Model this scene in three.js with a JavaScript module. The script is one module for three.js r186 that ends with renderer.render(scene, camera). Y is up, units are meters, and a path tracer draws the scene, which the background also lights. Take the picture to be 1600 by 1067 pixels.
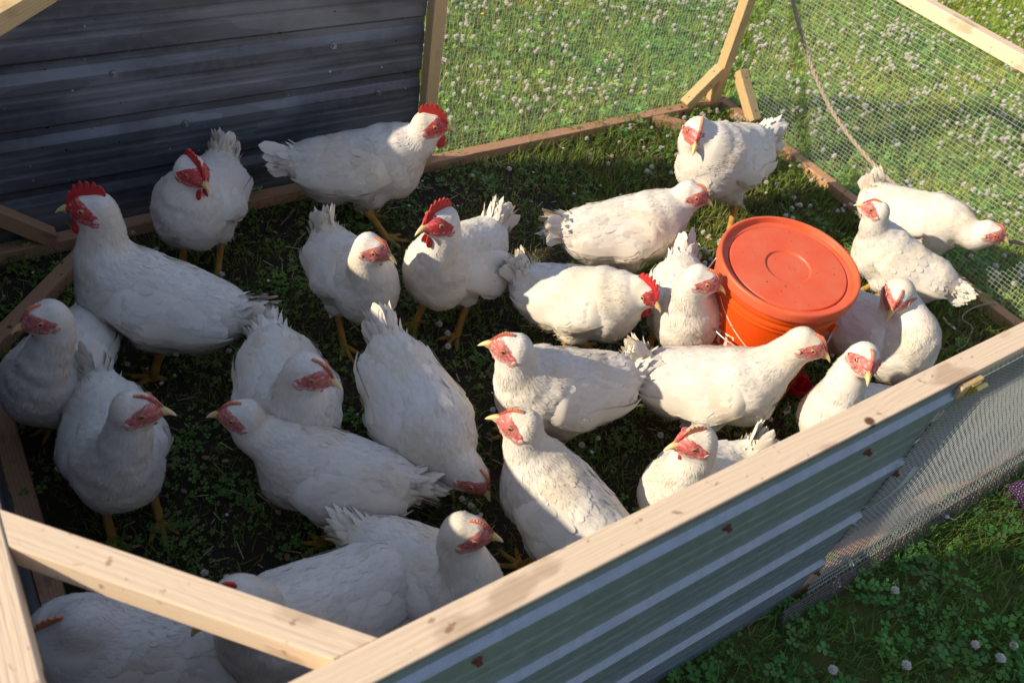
import * as THREE from 'three';
import { mergeGeometries } from 'three/addons/utils/BufferGeometryUtils.js';
import { RoundedBoxGeometry } from 'three/addons/geometries/RoundedBoxGeometry.js';
import { ImprovedNoise } from 'three/addons/math/ImprovedNoise.js';

// ---------------------------------------------------------------- camera, sky, sun, exposure
const scene = new THREE.Scene();
const camera = new THREE.PerspectiveCamera(43.66, 1600 / 1067, 0.02, 400);
camera.position.set(-2.308, 1.455, 1.8355);
camera.rotation.set(-0.7721, -0.709, 0.2127, 'YXZ');
camera.updateMatrixWorld(true);
camera.focus = 1.75; camera.userData.fStop = 5.6;
const renderer = new THREE.WebGLRenderer({ antialias: true });
renderer.toneMapping = THREE.LinearToneMapping;
renderer.toneMappingExposure = 1.38;
renderer.shadowMap.enabled = true;
renderer.shadowMap.type = THREE.PCFSoftShadowMap;

const SUN_EL = 27 * Math.PI / 180, SUN_AZ = 20 * Math.PI / 180;      // sun low over the left end, a little behind the back wall
const sunDir = new THREE.Vector3(-Math.cos(SUN_EL) * Math.cos(SUN_AZ), Math.sin(SUN_EL), -Math.cos(SUN_EL) * Math.sin(SUN_AZ));
const sun = new THREE.DirectionalLight(new THREE.Color(1.0, 0.86, 0.67), 4.6);
sun.position.copy(sunDir).multiplyScalar(8).add(new THREE.Vector3(-1, 0, 0.8));
sun.target.position.set(-1, 0, 0.8); scene.add(sun.target);
sun.castShadow = true; sun.shadow.mapSize.set(4096, 4096); sun.shadow.radius = 1.6; sun.shadow.bias = -0.0004;
Object.assign(sun.shadow.camera, { left: -5, right: 5, top: 5, bottom: -5, near: 0.1, far: 24 });
sun.name = 'sun'; scene.add(sun);
{ // clear evening sky: pale near the horizon, warmer around the sun, blue overhead
  const W = 512, H = 256, d = new Float32Array(W * H * 4), v = new THREE.Vector3();
  for (let j = 0; j < H; j++) for (let i = 0; i < W; i++) {
    const el = (j + 0.5) / H * Math.PI - Math.PI / 2, az = ((i + 0.5) / W - 0.5) * 2 * Math.PI;
    v.set(Math.cos(el) * Math.cos(az), Math.sin(el), Math.cos(el) * Math.sin(az));
    const h = Math.max(0, Math.sin(el)), t = Math.pow(1 - h, 4.5), g = Math.pow(Math.max(0, v.dot(sunDir)), 7), k = 0.42;
    d.set([k * (0.45 + 0.48 * t + 0.55 * g), k * (0.60 + 0.34 * t + 0.40 * g), k * (0.96 + 0.01 * t + 0.16 * g), 1], (j * W + i) * 4);
  }
  const sky = new THREE.DataTexture(d, W, H, THREE.RGBAFormat, THREE.FloatType);
  sky.mapping = THREE.EquirectangularReflectionMapping; sky.magFilter = sky.minFilter = THREE.LinearFilter; sky.needsUpdate = true;
  scene.background = sky; scene.environment = sky;
}

// ---------------------------------------------------------------- helpers
let seed = 20240613;
const rnd = () => { seed = (seed + 0x6D2B79F5) | 0; let t = Math.imul(seed ^ (seed >>> 15), 1 | seed); t = (t + Math.imul(t ^ (t >>> 7), 61 | t)) ^ t; return ((t ^ (t >>> 14)) >>> 0) / 4294967296; };
const rr = (a, b) => a + (b - a) * rnd();
const perlin = new ImprovedNoise();
const fbm = (x, y, z = 0, o = 4) => { let s = 0, a = 0.5; for (let i = 0; i < o; i++) { s += a * perlin.noise(x, y, z); x *= 2.03; y *= 2.03; z *= 2.03; a *= 0.5; } return s; };
const clamp = (x, a = 0, b = 1) => Math.min(b, Math.max(a, x));
const smooth = (a, b, x) => { const t = clamp((x - a) / (b - a)); return t * t * (3 - 2 * t); };
const D2R = Math.PI / 180;
const used = {};
const numbered = (n) => { const k = used[n] = (used[n] ?? -1) + 1; return k ? `${n}_${String(k).padStart(3, '0')}` : n; };
function shadows(o) { o.traverse((m) => { if (m.isMesh) { m.castShadow = true; m.receiveShadow = true; } }); return o; }
function tag(o, label, category, group, kind) {
  if (label) o.userData.label = label; if (category) o.userData.category = category;
  if (group) o.userData.group = group; if (kind) o.userData.kind = kind; return o;
}
function mesh(name, geo, mat, parent) { const m = new THREE.Mesh(geo, mat); m.name = parent === scene ? numbered(name) : name; m.castShadow = m.receiveShadow = true; if (parent) parent.add(m); return m; }
function group(name, parent = scene) { const g = new THREE.Group(); g.name = parent === scene ? numbered(name) : name; parent.add(g); return g; }
function geoFrom(pos, idx, col, nor, uv) {
  const g = new THREE.BufferGeometry();
  g.setAttribute('position', new THREE.Float32BufferAttribute(pos, 3));
  if (col) g.setAttribute('color', new THREE.Float32BufferAttribute(col, 3));
  if (uv) g.setAttribute('uv', new THREE.Float32BufferAttribute(uv, 2));
  g.setIndex(idx);
  if (nor) g.setAttribute('normal', new THREE.Float32BufferAttribute(nor, 3)); else g.computeVertexNormals();
  return g;
}
function texture(w, h, fn, srgb = true) {             // fn(u, v) -> [r, g, b] 0..1
  const d = new Uint8Array(w * h * 4);
  for (let j = 0; j < h; j++) for (let i = 0; i < w; i++) { const c = fn(i / w, j / h), k = (j * w + i) * 4; for (let q = 0; q < 3; q++) d[k + q] = clamp(c[q]) * 255; d[k + 3] = 255; }
  const t = new THREE.DataTexture(d, w, h, THREE.RGBAFormat);
  t.wrapS = t.wrapT = THREE.RepeatWrapping; t.magFilter = THREE.LinearFilter; t.minFilter = THREE.LinearMipmapLinearFilter; t.generateMipmaps = true;
  if (srgb) t.colorSpace = THREE.SRGBColorSpace; t.needsUpdate = true; return t;
}
const mix3 = (a, b, t) => [a[0] + (b[0] - a[0]) * t, a[1] + (b[1] - a[1]) * t, a[2] + (b[2] - a[2]) * t];
const V = (x, y, z) => new THREE.Vector3(x, y, z);
function colored(geo, fn) { // vertex colours from a function of position
  const p = geo.attributes.position, c = new Float32Array(p.count * 3);
  for (let i = 0; i < p.count; i++) { const q = fn(p.getX(i), p.getY(i), p.getZ(i)); c.set(q, i * 3); }
  geo.setAttribute('color', new THREE.BufferAttribute(c, 3)); return geo;
}

// ---------------------------------------------------------------- materials
function woodTexture(base, dark, knots, dirt, sd) {   // u along the length (1.2 m), v across (0.24 m)
  const kn = []; let s0 = sd; const r = () => { s0 = (s0 * 16807) % 2147483647; return s0 / 2147483647; };
  for (let i = 0; i < knots; i++) kn.push([r(), r(), 0.006 + 0.010 * r()]);
  const col = (u, v) => {
    const x = u * 1.2, y = v * 0.24;
    let warp = fbm(x * 2.2 + sd, y * 9, sd * 0.3, 3) * 0.016, knot = 0;
    for (const [ku, kv, kr] of kn) { const dx = (x - ku * 1.2) / 2.2, dy = y - kv * 0.24, d = Math.hypot(dx, dy); warp += 0.010 * Math.exp(-d * d / (kr * kr * 4)) * Math.sign(dy || 1); knot = Math.max(knot, 1 - smooth(kr * 0.35, kr * 0.7, Math.hypot((x - ku * 1.2) * 0.8, dy))); }
    const ring = 0.5 + 0.5 * Math.sin((y + warp) * 900), grain = fbm(x * 6, y * 420, sd, 3);
    let c = mix3(base, dark, 0.30 * ring * ring + 0.35 * clamp(grain + 0.1));
    c = mix3(c, [0.30, 0.17, 0.08], knot * 0.85);
    const blot = smooth(0.12, 0.34, fbm(x * 9 + 5, y * 18 + sd, 2, 4)), speck = smooth(0.30, 0.42, fbm(x * 60, y * 75, sd + 7, 3));
    c = mix3(c, [0.42, 0.29, 0.19], dirt * (0.45 * blot + 0.8 * speck));
    return c;
  };
  return texture(1024, 256, col);
}
const woodPale = woodTexture([0.90, 0.81, 0.69], [0.83, 0.70, 0.55], 5, 0.55, 11);
const woodYellow = woodTexture([0.86, 0.74, 0.53], [0.76, 0.61, 0.40], 5, 0.35, 23);
const woodDirty = woodTexture([0.78, 0.60, 0.46], [0.60, 0.43, 0.31], 4, 0.9, 37);
const woodBump = texture(512, 256, (u, v) => { const g = 0.5 + 0.5 * fbm(u * 8, v * 90, 3, 3) + 0.2 * fbm(u * 60, v * 60, 9, 2); return [g, g, g]; }, false);
const matWood = (map, rough = 0.78) => new THREE.MeshStandardMaterial({ map, roughness: rough, bumpMap: woodBump, bumpScale: 0.0012 });
const M = {
  pale: matWood(woodPale), yellow: matWood(woodYellow), dirty: matWood(woodDirty, 0.9),
  wire: new THREE.MeshStandardMaterial({ color: new THREE.Color(0.52, 0.56, 0.55), roughness: 0.5, metalness: 0.35 }),
  wireNear: new THREE.MeshStandardMaterial({ color: new THREE.Color(0.42, 0.44, 0.42), roughness: 0.55, metalness: 0.4 }),  // darker grey copy of the wire for the near panel
  wireDirty: new THREE.MeshStandardMaterial({ color: new THREE.Color(0.21, 0.18, 0.15), roughness: 0.9, metalness: 0.0 }),
  screw: new THREE.MeshStandardMaterial({ color: new THREE.Color(0.45, 0.45, 0.45), roughness: 0.4, metalness: 0.9 }),
  rust: new THREE.MeshStandardMaterial({ color: new THREE.Color(0.17, 0.06, 0.03), roughness: 0.85, metalness: 0.2 }),
  nail: new THREE.MeshStandardMaterial({ color: new THREE.Color(0.08, 0.07, 0.07), roughness: 0.6, metalness: 0.6 }),
  brass: new THREE.MeshStandardMaterial({ color: new THREE.Color(0.80, 0.62, 0.25), roughness: 0.28, metalness: 1 }),
  plumage: new THREE.MeshPhysicalMaterial({ vertexColors: true, roughness: 0.92, side: THREE.DoubleSide, specularIntensity: 0.2 }),
  body: new THREE.MeshStandardMaterial({ vertexColors: true, roughness: 0.8 }),
  skin: new THREE.MeshStandardMaterial({ vertexColors: true, roughness: 0.55 }),
  beak: new THREE.MeshStandardMaterial({ vertexColors: true, roughness: 0.42 }),
  eye: new THREE.MeshPhysicalMaterial({ vertexColors: true, roughness: 0.12, clearcoat: 1 }),
};

// ---------------------------------------------------------------- ground and lawn
const inPen = (x, z) => x > -2.42 && x < 0.03 && z > -0.03 && z < 1.53;
const trodMap = texture(1024, 1024, (u, v) => { const n = clamp(0.5 + fbm(u * 12, v * 8, 5, 5) + 0.5 * fbm(u * 90, v * 60, 2, 3)); let c = mix3([0.15, 0.13, 0.085], [0.27, 0.20, 0.135], n); return mix3(c, [0.46, 0.36, 0.24], smooth(0.34, 0.44, fbm(u * 120, v * 70, 7, 2))); });
const soilMap = texture(512, 512, (u, v) => {
  const w = (x, y) => { const a = fbm(x * 6, y * 6, 1, 5), b = fbm(x * 40, y * 40, 4, 3); return 0.5 + a + 0.5 * b; };
  const n = w(u, v) * (1 - u) + w(u - 1, v) * u, m = w(u, v - 1) * (1 - u) + w(u - 1, v - 1) * u, q = n * (1 - v) + m * v;
  return mix3([0.30, 0.34, 0.14], [0.46, 0.42, 0.25], clamp(q));
});
{
  const g = new THREE.PlaneGeometry(240, 240, 4, 4); g.rotateX(-Math.PI / 2);
  for (let i = 0, uv = g.attributes.uv; i < uv.count; i++) uv.setXY(i, uv.getX(i) * 300, uv.getY(i) * 300);
  const ground = mesh('ground', g, new THREE.MeshStandardMaterial({ map: soilMap, roughness: 1 }), scene);
  const floor = mesh('pen_floor', new THREE.PlaneGeometry(2.45, 1.56, 1, 1).rotateX(-Math.PI / 2).translate(-1.195, 0.004, 0.752), new THREE.MeshStandardMaterial({ map: trodMap, roughness: 1 }), scene);
  tag(floor, 'dark trodden soil inside the pen', 'ground', null, 'structure');
  tag(ground, 'lawn soil under the grass and clover', 'ground', null, 'structure'); ground.castShadow = false;
}
function tuftGeometry(n, spread, hMin, hMax, wid, flat) {
  const pos = [], idx = [], col = [];
  for (let i = 0; i < n; i++) {
    const a = rr(0, 6.283), r = spread * Math.sqrt(rnd()), x = Math.cos(a) * r, z = Math.sin(a) * r, h = rr(hMin, hMax), w = wid * rr(0.6, 1.2);
    const ta = rr(0, 6.283), lean = rr(0.15, 0.9) * flat, lx = Math.cos(ta) * lean * h, lz = Math.sin(ta) * lean * h, fa = rr(0, 6.283), sx = Math.cos(fa) * w, sz = Math.sin(fa) * w;
    const y1 = h * Math.sqrt(Math.max(0.05, 1 - lean * lean * 0.75)), b = pos.length / 3;
    const c = mix3([0.13, 0.21, 0.040], [0.27, 0.36, 0.085], rnd()), dry = rnd() < 0.09 ? [0.42, 0.32, 0.17] : c;
    for (const [t, k] of [[0, 0.7], [0.5, 1]]) { const ex = lx * t * t, ez = lz * t * t; pos.push(x + ex - sx * k, y1 * t * 1.08, z + ez - sz * k, x + ex + sx * k, y1 * t * 1.08, z + ez + sz * k); col.push(...dry, ...dry); }
    pos.push(x + lx, y1, z + lz); col.push(...dry.map((q) => q * 1.1));
    idx.push(b, b + 1, b + 2, b + 1, b + 3, b + 2, b + 2, b + 3, b + 4);
  }
  return geoFrom(pos, idx, col);
}
function cloverGeometry(n, spread, hMin, hMax, R) {
  const pos = [], idx = [], col = [];
  for (let i = 0; i < n; i++) {
    const a = rr(0, 6.283), r = spread * Math.sqrt(rnd()), h = rr(hMin, hMax), cx = Math.cos(a) * r, cz = Math.sin(a) * r, a0 = rr(0, 6.283), R1 = R * rr(0.6, 1.15);
    const tx = rr(-0.5, 0.5), tz = rr(-0.5, 0.5), c = mix3([0.085, 0.185, 0.04], [0.19, 0.31, 0.085], rnd());
    const P = (x, z, d) => pos.push(cx + x, h + x * tx + z * tz + d, cz + z);
    for (let l = 0; l < 3; l++) {
      const t = a0 + l * 2.094, ct = Math.cos(t), st = Math.sin(t), b = pos.length / 3;
      for (const [u, v, d] of [[0.05, 0, 0], [0.55, -0.52, 0.12], [0.55, 0.52, 0.12], [1.05, -0.42, 0.16], [0.98, 0, 0.05], [1.05, 0.42, 0.16]]) P((u * ct - v * st) * R1, (u * st + v * ct) * R1, d * R1);
      for (let q = 0; q < 6; q++) col.push(...(q === 0 || q === 4 ? c.map((k) => k * 1.15) : c));
      idx.push(b, b + 4, b + 1, b + 1, b + 4, b + 3, b, b + 2, b + 4, b + 2, b + 5, b + 4);
    }
  }
  return geoFrom(pos, idx, col);
}
const matLeaf = new THREE.MeshPhysicalMaterial({ vertexColors: true, roughness: 0.6, side: THREE.DoubleSide, transmission: 0.35, thickness: 0, specularIntensity: 0.4 });
function scatter(name, geos, places, label, category) {     // uncountable ground cover as one thing
  const root = group(name); tag(root, label, category, null, 'stuff');
  const lists = geos.map(() => []); for (const p of places) lists[Math.floor(rnd() * geos.length)].push(p);
  const m = new THREE.Matrix4(), q = new THREE.Quaternion(), e = new THREE.Euler(), c = new THREE.Color();
  geos.forEach((g, k) => {
    const im = new THREE.InstancedMesh(g, matLeaf, lists[k].length); im.name = 'leaves'; im.castShadow = im.receiveShadow = true; im.userData.kind = 'stuff';
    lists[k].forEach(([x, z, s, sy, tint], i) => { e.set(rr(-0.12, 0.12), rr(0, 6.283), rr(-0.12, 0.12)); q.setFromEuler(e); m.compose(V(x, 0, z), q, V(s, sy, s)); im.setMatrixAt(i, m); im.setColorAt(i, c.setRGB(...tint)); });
    root.add(im);
  });
  return root;
}
{
  const tufts = [], clovers = [];
  const covered = (x, z) => { // directly under the rails nothing grows
    return (Math.abs(z + 0.02) < 0.022 && x > -2.45 && x < 0.06) || (Math.abs(z - 1.522) < 0.022 && x > -2.45 && x < 0.06) || (Math.abs(x - 0.02) < 0.022 && z > -0.06 && z < 1.56) || (Math.abs(x + 2.41) < 0.022 && z > -0.06 && z < 1.56);
  };
  const put = (x, z, big) => {
    if (covered(x, z)) return;
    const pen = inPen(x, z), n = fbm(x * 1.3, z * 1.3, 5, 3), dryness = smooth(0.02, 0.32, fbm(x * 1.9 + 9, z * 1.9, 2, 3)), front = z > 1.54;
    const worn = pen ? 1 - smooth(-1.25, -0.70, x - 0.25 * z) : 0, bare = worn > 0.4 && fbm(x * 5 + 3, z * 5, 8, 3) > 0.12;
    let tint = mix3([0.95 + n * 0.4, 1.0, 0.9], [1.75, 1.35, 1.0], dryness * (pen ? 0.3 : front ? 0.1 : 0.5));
    { const m = pen ? [1.10, 1.03, 0.94] : front ? [0.95, 1.12, 1.0] : [1.8, 1.75, 1.65]; tint = tint.map((t, i) => t * m[i]); }  // tint carries light: sunlit lawn beyond raised, shaded pen and front left darker
    const s = big * rr(0.8, 1.25), low = pen ? (bare ? 0.35 : 1 - 0.4 * worn) : 1;
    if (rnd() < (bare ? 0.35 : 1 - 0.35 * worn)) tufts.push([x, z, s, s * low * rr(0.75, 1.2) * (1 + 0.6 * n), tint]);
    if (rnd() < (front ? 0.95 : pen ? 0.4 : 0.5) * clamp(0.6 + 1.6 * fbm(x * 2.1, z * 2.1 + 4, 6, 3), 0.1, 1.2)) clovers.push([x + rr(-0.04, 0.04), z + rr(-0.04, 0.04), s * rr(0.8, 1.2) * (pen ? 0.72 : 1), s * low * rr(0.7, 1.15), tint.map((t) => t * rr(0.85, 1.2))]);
  };
  const st = 0.037;
  for (let x = -3.4; x < 3.9; x += st) for (let z = -2.6; z < 2.7; z += st) put(x + rr(-st, st) * 0.6, z + rr(-st, st) * 0.6, 1);
  for (let x = -9; x < 11; x += 0.13) for (let z = -10; z < 8; z += 0.13) if (x < -3.4 || x > 3.9 || z < -2.6 || z > 2.7) put(x + rr(-0.08, 0.08), z + rr(-0.08, 0.08), 2.2);
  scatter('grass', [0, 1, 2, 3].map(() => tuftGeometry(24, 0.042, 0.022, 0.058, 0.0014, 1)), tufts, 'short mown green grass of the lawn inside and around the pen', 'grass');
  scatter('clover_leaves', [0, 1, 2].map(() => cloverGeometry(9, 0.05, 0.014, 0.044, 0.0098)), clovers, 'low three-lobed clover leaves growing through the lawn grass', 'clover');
}

{ // bits of straw, dead leaf and down trodden into the pen floor
  const root = group('floor_litter'); tag(root, 'dry straw, dead leaf bits and white down scattered over the pen floor', 'litter', null, 'stuff');
  const straw = new THREE.BoxGeometry(1, 0.0014, 0.0018), leaf = new THREE.CircleGeometry(0.5, 6).rotateX(-Math.PI / 2).scale(1, 1, 0.6), down = new THREE.IcosahedronGeometry(0.5, 1).scale(1, 0.45, 0.7);
  { const p = down.attributes.position; for (let i = 0; i < p.count; i++) { const k = 0.75 + 0.5 * perlin.noise(p.getX(i) * 9, p.getY(i) * 9, p.getZ(i) * 9); p.setXYZ(i, p.getX(i) * k, p.getY(i) * k, p.getZ(i) * k); } down.computeVertexNormals(); }
  const m = new THREE.Matrix4(), q = new THREE.Quaternion(), e = new THREE.Euler(), c = new THREE.Color(), mt = new THREE.MeshStandardMaterial({ roughness: 0.95, side: THREE.DoubleSide });
  for (const [g, n, a, b, y0, y1, c0, c1] of [[straw, 600, 0.012, 0.04, 0.012, 0.030, [0.30, 0.22, 0.12], [0.48, 0.40, 0.26]], [leaf, 900, 0.006, 0.018, 0.008, 0.026, [0.14, 0.08, 0.045], [0.34, 0.21, 0.12]], [down, 130, 0.006, 0.016, 0.016, 0.032, [0.66, 0.64, 0.58], [0.76, 0.74, 0.70]]]) {
    const im = new THREE.InstancedMesh(g, mt, n); im.name = 'litter_bits'; im.userData.kind = 'stuff'; im.castShadow = im.receiveShadow = true;
    for (let i = 0; i < n; i++) { const L = rr(a, b); e.set(rr(-0.3, 0.3), rr(0, 6.28), rr(-0.3, 0.3)); m.compose(V(rr(-2.36, -0.03), rr(y0, y1), rr(0.04, 1.47)), q.setFromEuler(e), g === straw ? V(L, 1, 1) : V(L, L, L)); im.setMatrixAt(i, m); im.setColorAt(i, c.setRGB(...mix3(c0, c1, rnd()))); }
    root.add(im);
  }
}

// flowers --------------------------------------------------------
function cloverFlower() {
  const pos = [], idx = [], col = [], N = 84, R = 0.0088;
  for (let i = 0; i < N; i++) {
    const y = 1 - 1.75 * (i + 0.5) / N, r = Math.sqrt(Math.max(0, 1 - y * y)), a = i * 2.39996, d = V(Math.cos(a) * r, y, Math.sin(a) * r).normalize(), t = V(-d.z, 0, d.x).normalize(), b = d.clone().cross(t);
    const up = d.clone().add(V(0, 0.35, 0)).normalize(), k = pos.length / 3, L = R * rr(0.85, 1.1), w = 0.0013;
    const c = y < -0.35 ? mix3([0.42, 0.30, 0.20], [0.62, 0.52, 0.42], rnd()) : mix3([0.88, 0.87, 0.82], [0.80, 0.72, 0.66], rnd() * rnd());
    const base = d.clone().multiplyScalar(R * 0.35), tip = up.multiplyScalar(L);
    for (const [s, v, wide] of [[base, t, 0.6], [base, t, -0.6], [base.clone().lerp(tip, 0.7).addScaledVector(b, 0.0006), t, 1], [base.clone().lerp(tip, 0.7).addScaledVector(b, 0.0006), t, -1], [tip, t, 0]]) { const p = s.clone().addScaledVector(v, w * wide); pos.push(p.x, p.y, p.z); col.push(...c); }
    idx.push(k, k + 2, k + 1, k + 1, k + 2, k + 3, k + 2, k + 4, k + 3);
  }
  const core = new THREE.IcosahedronGeometry(R * 0.62, 1); colored(core, () => [0.62, 0.60, 0.46]);
  const head = mergeGeometries([geoFrom(pos, idx, col).toNonIndexed(), strip(core)]);
  return head;
}
function strip(g) { const n = g.index ? g.toNonIndexed() : g; for (const k of Object.keys(n.attributes)) if (!['position', 'normal', 'color'].includes(k)) n.deleteAttribute(k); return n; }
const flowerHead = cloverFlower();
const stemGeo = strip(colored(new THREE.CylinderGeometry(0.0008, 0.0011, 1, 5, 1, true).translate(0, -0.5, 0), () => [0.12, 0.19, 0.05]));
const matPetal = new THREE.MeshPhysicalMaterial({ vertexColors: true, roughness: 0.85, side: THREE.DoubleSide, transmission: 0.2, thickness: 0 });
function buttercup() {
  const gs = [];
  for (let i = 0; i < 5; i++) { const g = new THREE.CircleGeometry(0.0042, 7); g.scale(1, 1.1, 1).rotateX(-Math.PI / 2 + 0.5).translate(0, 0.0016, -0.0042).rotateY(i * 1.2566); gs.push(strip(colored(g, () => [0.80, 0.58, 0.02]))); }
  gs.push(strip(colored(new THREE.IcosahedronGeometry(0.0018, 1).translate(0, 0.0012, 0), () => [0.62, 0.50, 0.05])));
  return mergeGeometries(gs);
}
const cupHead = buttercup();
function flowerProto(kind) { const g = new THREE.Group(); mesh('flower_head', kind ? cupHead : flowerHead, matPetal, g); const s = mesh('stem', stemGeo, matPetal, g); s.scale.set(1, 0.06, 1); return g; }
const cloverProto = flowerProto(0), cupProto = flowerProto(1);
{
  const all = [];
  const dens = (x, z) => clamp(0.34 + 1.7 * fbm(x * 1.5 + 2, z * 1.5 + 7, 3, 3), 0.05, 1);
  let tries = 0;
  while (all.length < 8200 && tries++ < 240000) {
    const x = rr(-3, 3.9), z = rr(-2.6, 2.4), pen = inPen(x, z), front = z >= 1.54;
    if (rnd() > dens(x, z) * (pen ? (x > -1.2 && z < 0.8 ? 0.6 : 0.10) : front ? 0.6 : 1)) continue;
    if (pen ? (x < -2.34 || x > -0.03 || z < 0.04 || z > 1.46) : (x > -2.5 && x < 0.1 && z > -0.09 && z < 1.62)) continue;
    const n = rnd() < 0.2 ? 2 + Math.floor(rnd() * 2) : 1;
    for (let q = 0; q < n; q++) all.push([x + (q ? rr(-0.03, 0.03) : 0), z + (q ? rr(-0.03, 0.03) : 0), rr(0.8, 1.2) * (pen ? 0.85 : 1), (pen ? rr(0.03, 0.05) : rr(0.040, 0.065)), 0, pen, front]);
  }
  for (let i = 0; i < 90; i++) { const x = rr(-2, 3.5), z = i < 75 ? rr(-2.2, 1.3) : rr(1.65, 2.2); if (inPen(x, z) || (x > -2.5 && x < 0.1 && z > -0.1 && z < 1.62)) continue; all.push([x, z, rr(0.8, 1.15), rr(0.045, 0.065), 1, false, z > 1.54]); }
  const v = V(), scored = all.map((f) => { v.set(f[0], f[3], f[1]); const d = v.distanceTo(camera.position); v.project(camera); return { f, d: Math.abs(v.x) < 1 && Math.abs(v.y) < 1 && v.z < 1 ? d : 99 }; }).sort((a, b) => a.d - b.d);
  const LAB = {
    pen: ['white clover flower head low in the trodden grass inside the pen', 'clover flowers inside the pen'], front: ['white clover flower head in the shaded grass outside the near metal wall', 'clover flowers in the shade before the near wall'],
    back: ['white clover flower head in the sunlit lawn beyond the wire mesh', 'clover flowers in the lawn beyond the wire'], cup: ['small yellow buttercup in the sunlit lawn beyond the wire mesh', 'buttercups in the lawn'], cupFront: ['small yellow buttercup in the shaded grass outside the near metal wall', 'buttercups in the shade before the near wall'],
  };
  const rest = []; let nc = 0;
  for (const { f, d } of scored) {
    const [x, z, s, h, kind, pen, front] = f;
    if (d < 99 && (kind || nc < 298)) {
      if (!kind) nc++;
      const o = (kind ? cupProto : cloverProto).clone(); o.name = numbered(kind ? 'buttercup' : 'clover_flower');
      o.position.set(x, h, z); o.scale.setScalar(s); o.children[1].scale.y = h / s; o.rotation.set(rr(-0.25, 0.25), rr(0, 6.28), rr(-0.25, 0.25));
      const L = kind ? (front ? LAB.cupFront : LAB.cup) : pen ? LAB.pen : front ? LAB.front : LAB.back;
      tag(o, L[0], kind ? 'buttercup' : 'clover flower', L[1]); scene.add(o);
    } else if (!kind) rest.push(f);
  }
  const root = group('clover_flower_field'); tag(root, 'far white clover flowers dotting the sunlit lawn beyond the wire', 'clover flowers', null, 'stuff');
  const heads = new THREE.InstancedMesh(flowerHead, matPetal, rest.length), m = new THREE.Matrix4(), q = new THREE.Quaternion(), e = new THREE.Euler();
  heads.name = 'flower_heads'; heads.userData.kind = 'stuff'; heads.castShadow = heads.receiveShadow = true;
  rest.forEach(([x, z, s, h], i) => { e.set(rr(-0.3, 0.3), rr(0, 6.28), rr(-0.3, 0.3)); m.compose(V(x, h, z), q.setFromEuler(e), V(s, s, s)); heads.setMatrixAt(i, m); });
  root.add(heads);
}

// ---------------------------------------------------------------- the pen
const H = 0.65, T = 0.038, X0 = -2.391, Z1 = 1.503, PX = -1.2035;
const pen = tag(group('chicken_pen'), 'low timber pen with grey metal sheets on one half and wire mesh on the other', 'chicken pen');
let beamNo = 0;
function beam(name, a, b, mat, { w = T, h = T, up = V(0, 1, 0), nails = [] } = {}) {
  const d = b.clone().sub(a), L = d.length(), g = new RoundedBoxGeometry(L, h, w, 2, 0.0022), p = g.attributes.position, uv = g.attributes.uv, k = ++beamNo;
  for (let i = 0; i < p.count; i++) uv.setXY(i, (p.getX(i) + k * 0.37) / 1.2, (p.getY(i) + p.getZ(i) + k * 0.061) / 0.24);
  const m = mesh(name, g, mat, pen), x = d.normalize(), z = x.clone().cross(up).normalize(), y = z.clone().cross(x);
  m.quaternion.setFromRotationMatrix(new THREE.Matrix4().makeBasis(x, y, z)); m.position.copy(a).lerp(b, 0.5);
  for (const [px, py, pz, f] of nails) { const n = mesh('nail', nailGeo, M.nail, m); n.position.set(px, py, pz); if (f) n.rotation.x = f; }
  return m;
}
const nailGeo = new THREE.CylinderGeometry(0.0028, 0.0028, 0.0016, 10);
const hT = T / 2, yT = H - hT;
// top rails
beam('top_rail', V(-2.432, yT, Z1 + hT), V(0.04, yT, Z1 + hT), M.pale, { nails: [[0.92, hT, 0.004]] });
beam('top_rail', V(X0 - hT, yT, -0.001), V(X0 - hT, yT, Z1 - 0.001), M.pale);
beam('top_rail', V(-2.432, yT, -hT), V(0.04, yT, -hT), M.yellow);
beam('top_rail', V(hT, yT, 0.001), V(hT, yT, Z1 - 0.001), M.pale);
// bottom rails, half sunk in the grass and caked with dirt
const yB = 0.017;
beam('bottom_rail', V(-2.432, yB, Z1 + hT), V(0.04, yB, Z1 + hT), M.dirty);
beam('bottom_rail', V(X0 - hT, yB, -0.001), V(X0 - hT, yB, Z1 - 0.001), M.dirty);
beam('bottom_rail', V(-2.432, yB, -hT), V(0.04, yB, -hT), M.dirty);
beam('bottom_rail', V(hT, yB, 0.001), V(hT, yB, Z1 - 0.001), M.dirty);
// posts
const yA = yB + hT + 0.0005, yZ = H - T - 0.0005;
for (const [x, z, m] of [[PX, -hT - 0.001, M.yellow], [PX, Z1 + hT - 0.001, M.pale], [-0.028, -hT - 0.0015, M.yellow], [X0 - hT + 0.001, -hT + 0.001, M.dirty], [X0 - hT + 0.001, Z1 + hT - 0.001, M.dirty], [hT, Z1 + hT - 0.002, M.pale]])
  beam('post', V(x, yA, z), V(x, yZ, z), m, { up: V(0, 0, 1) });
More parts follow.
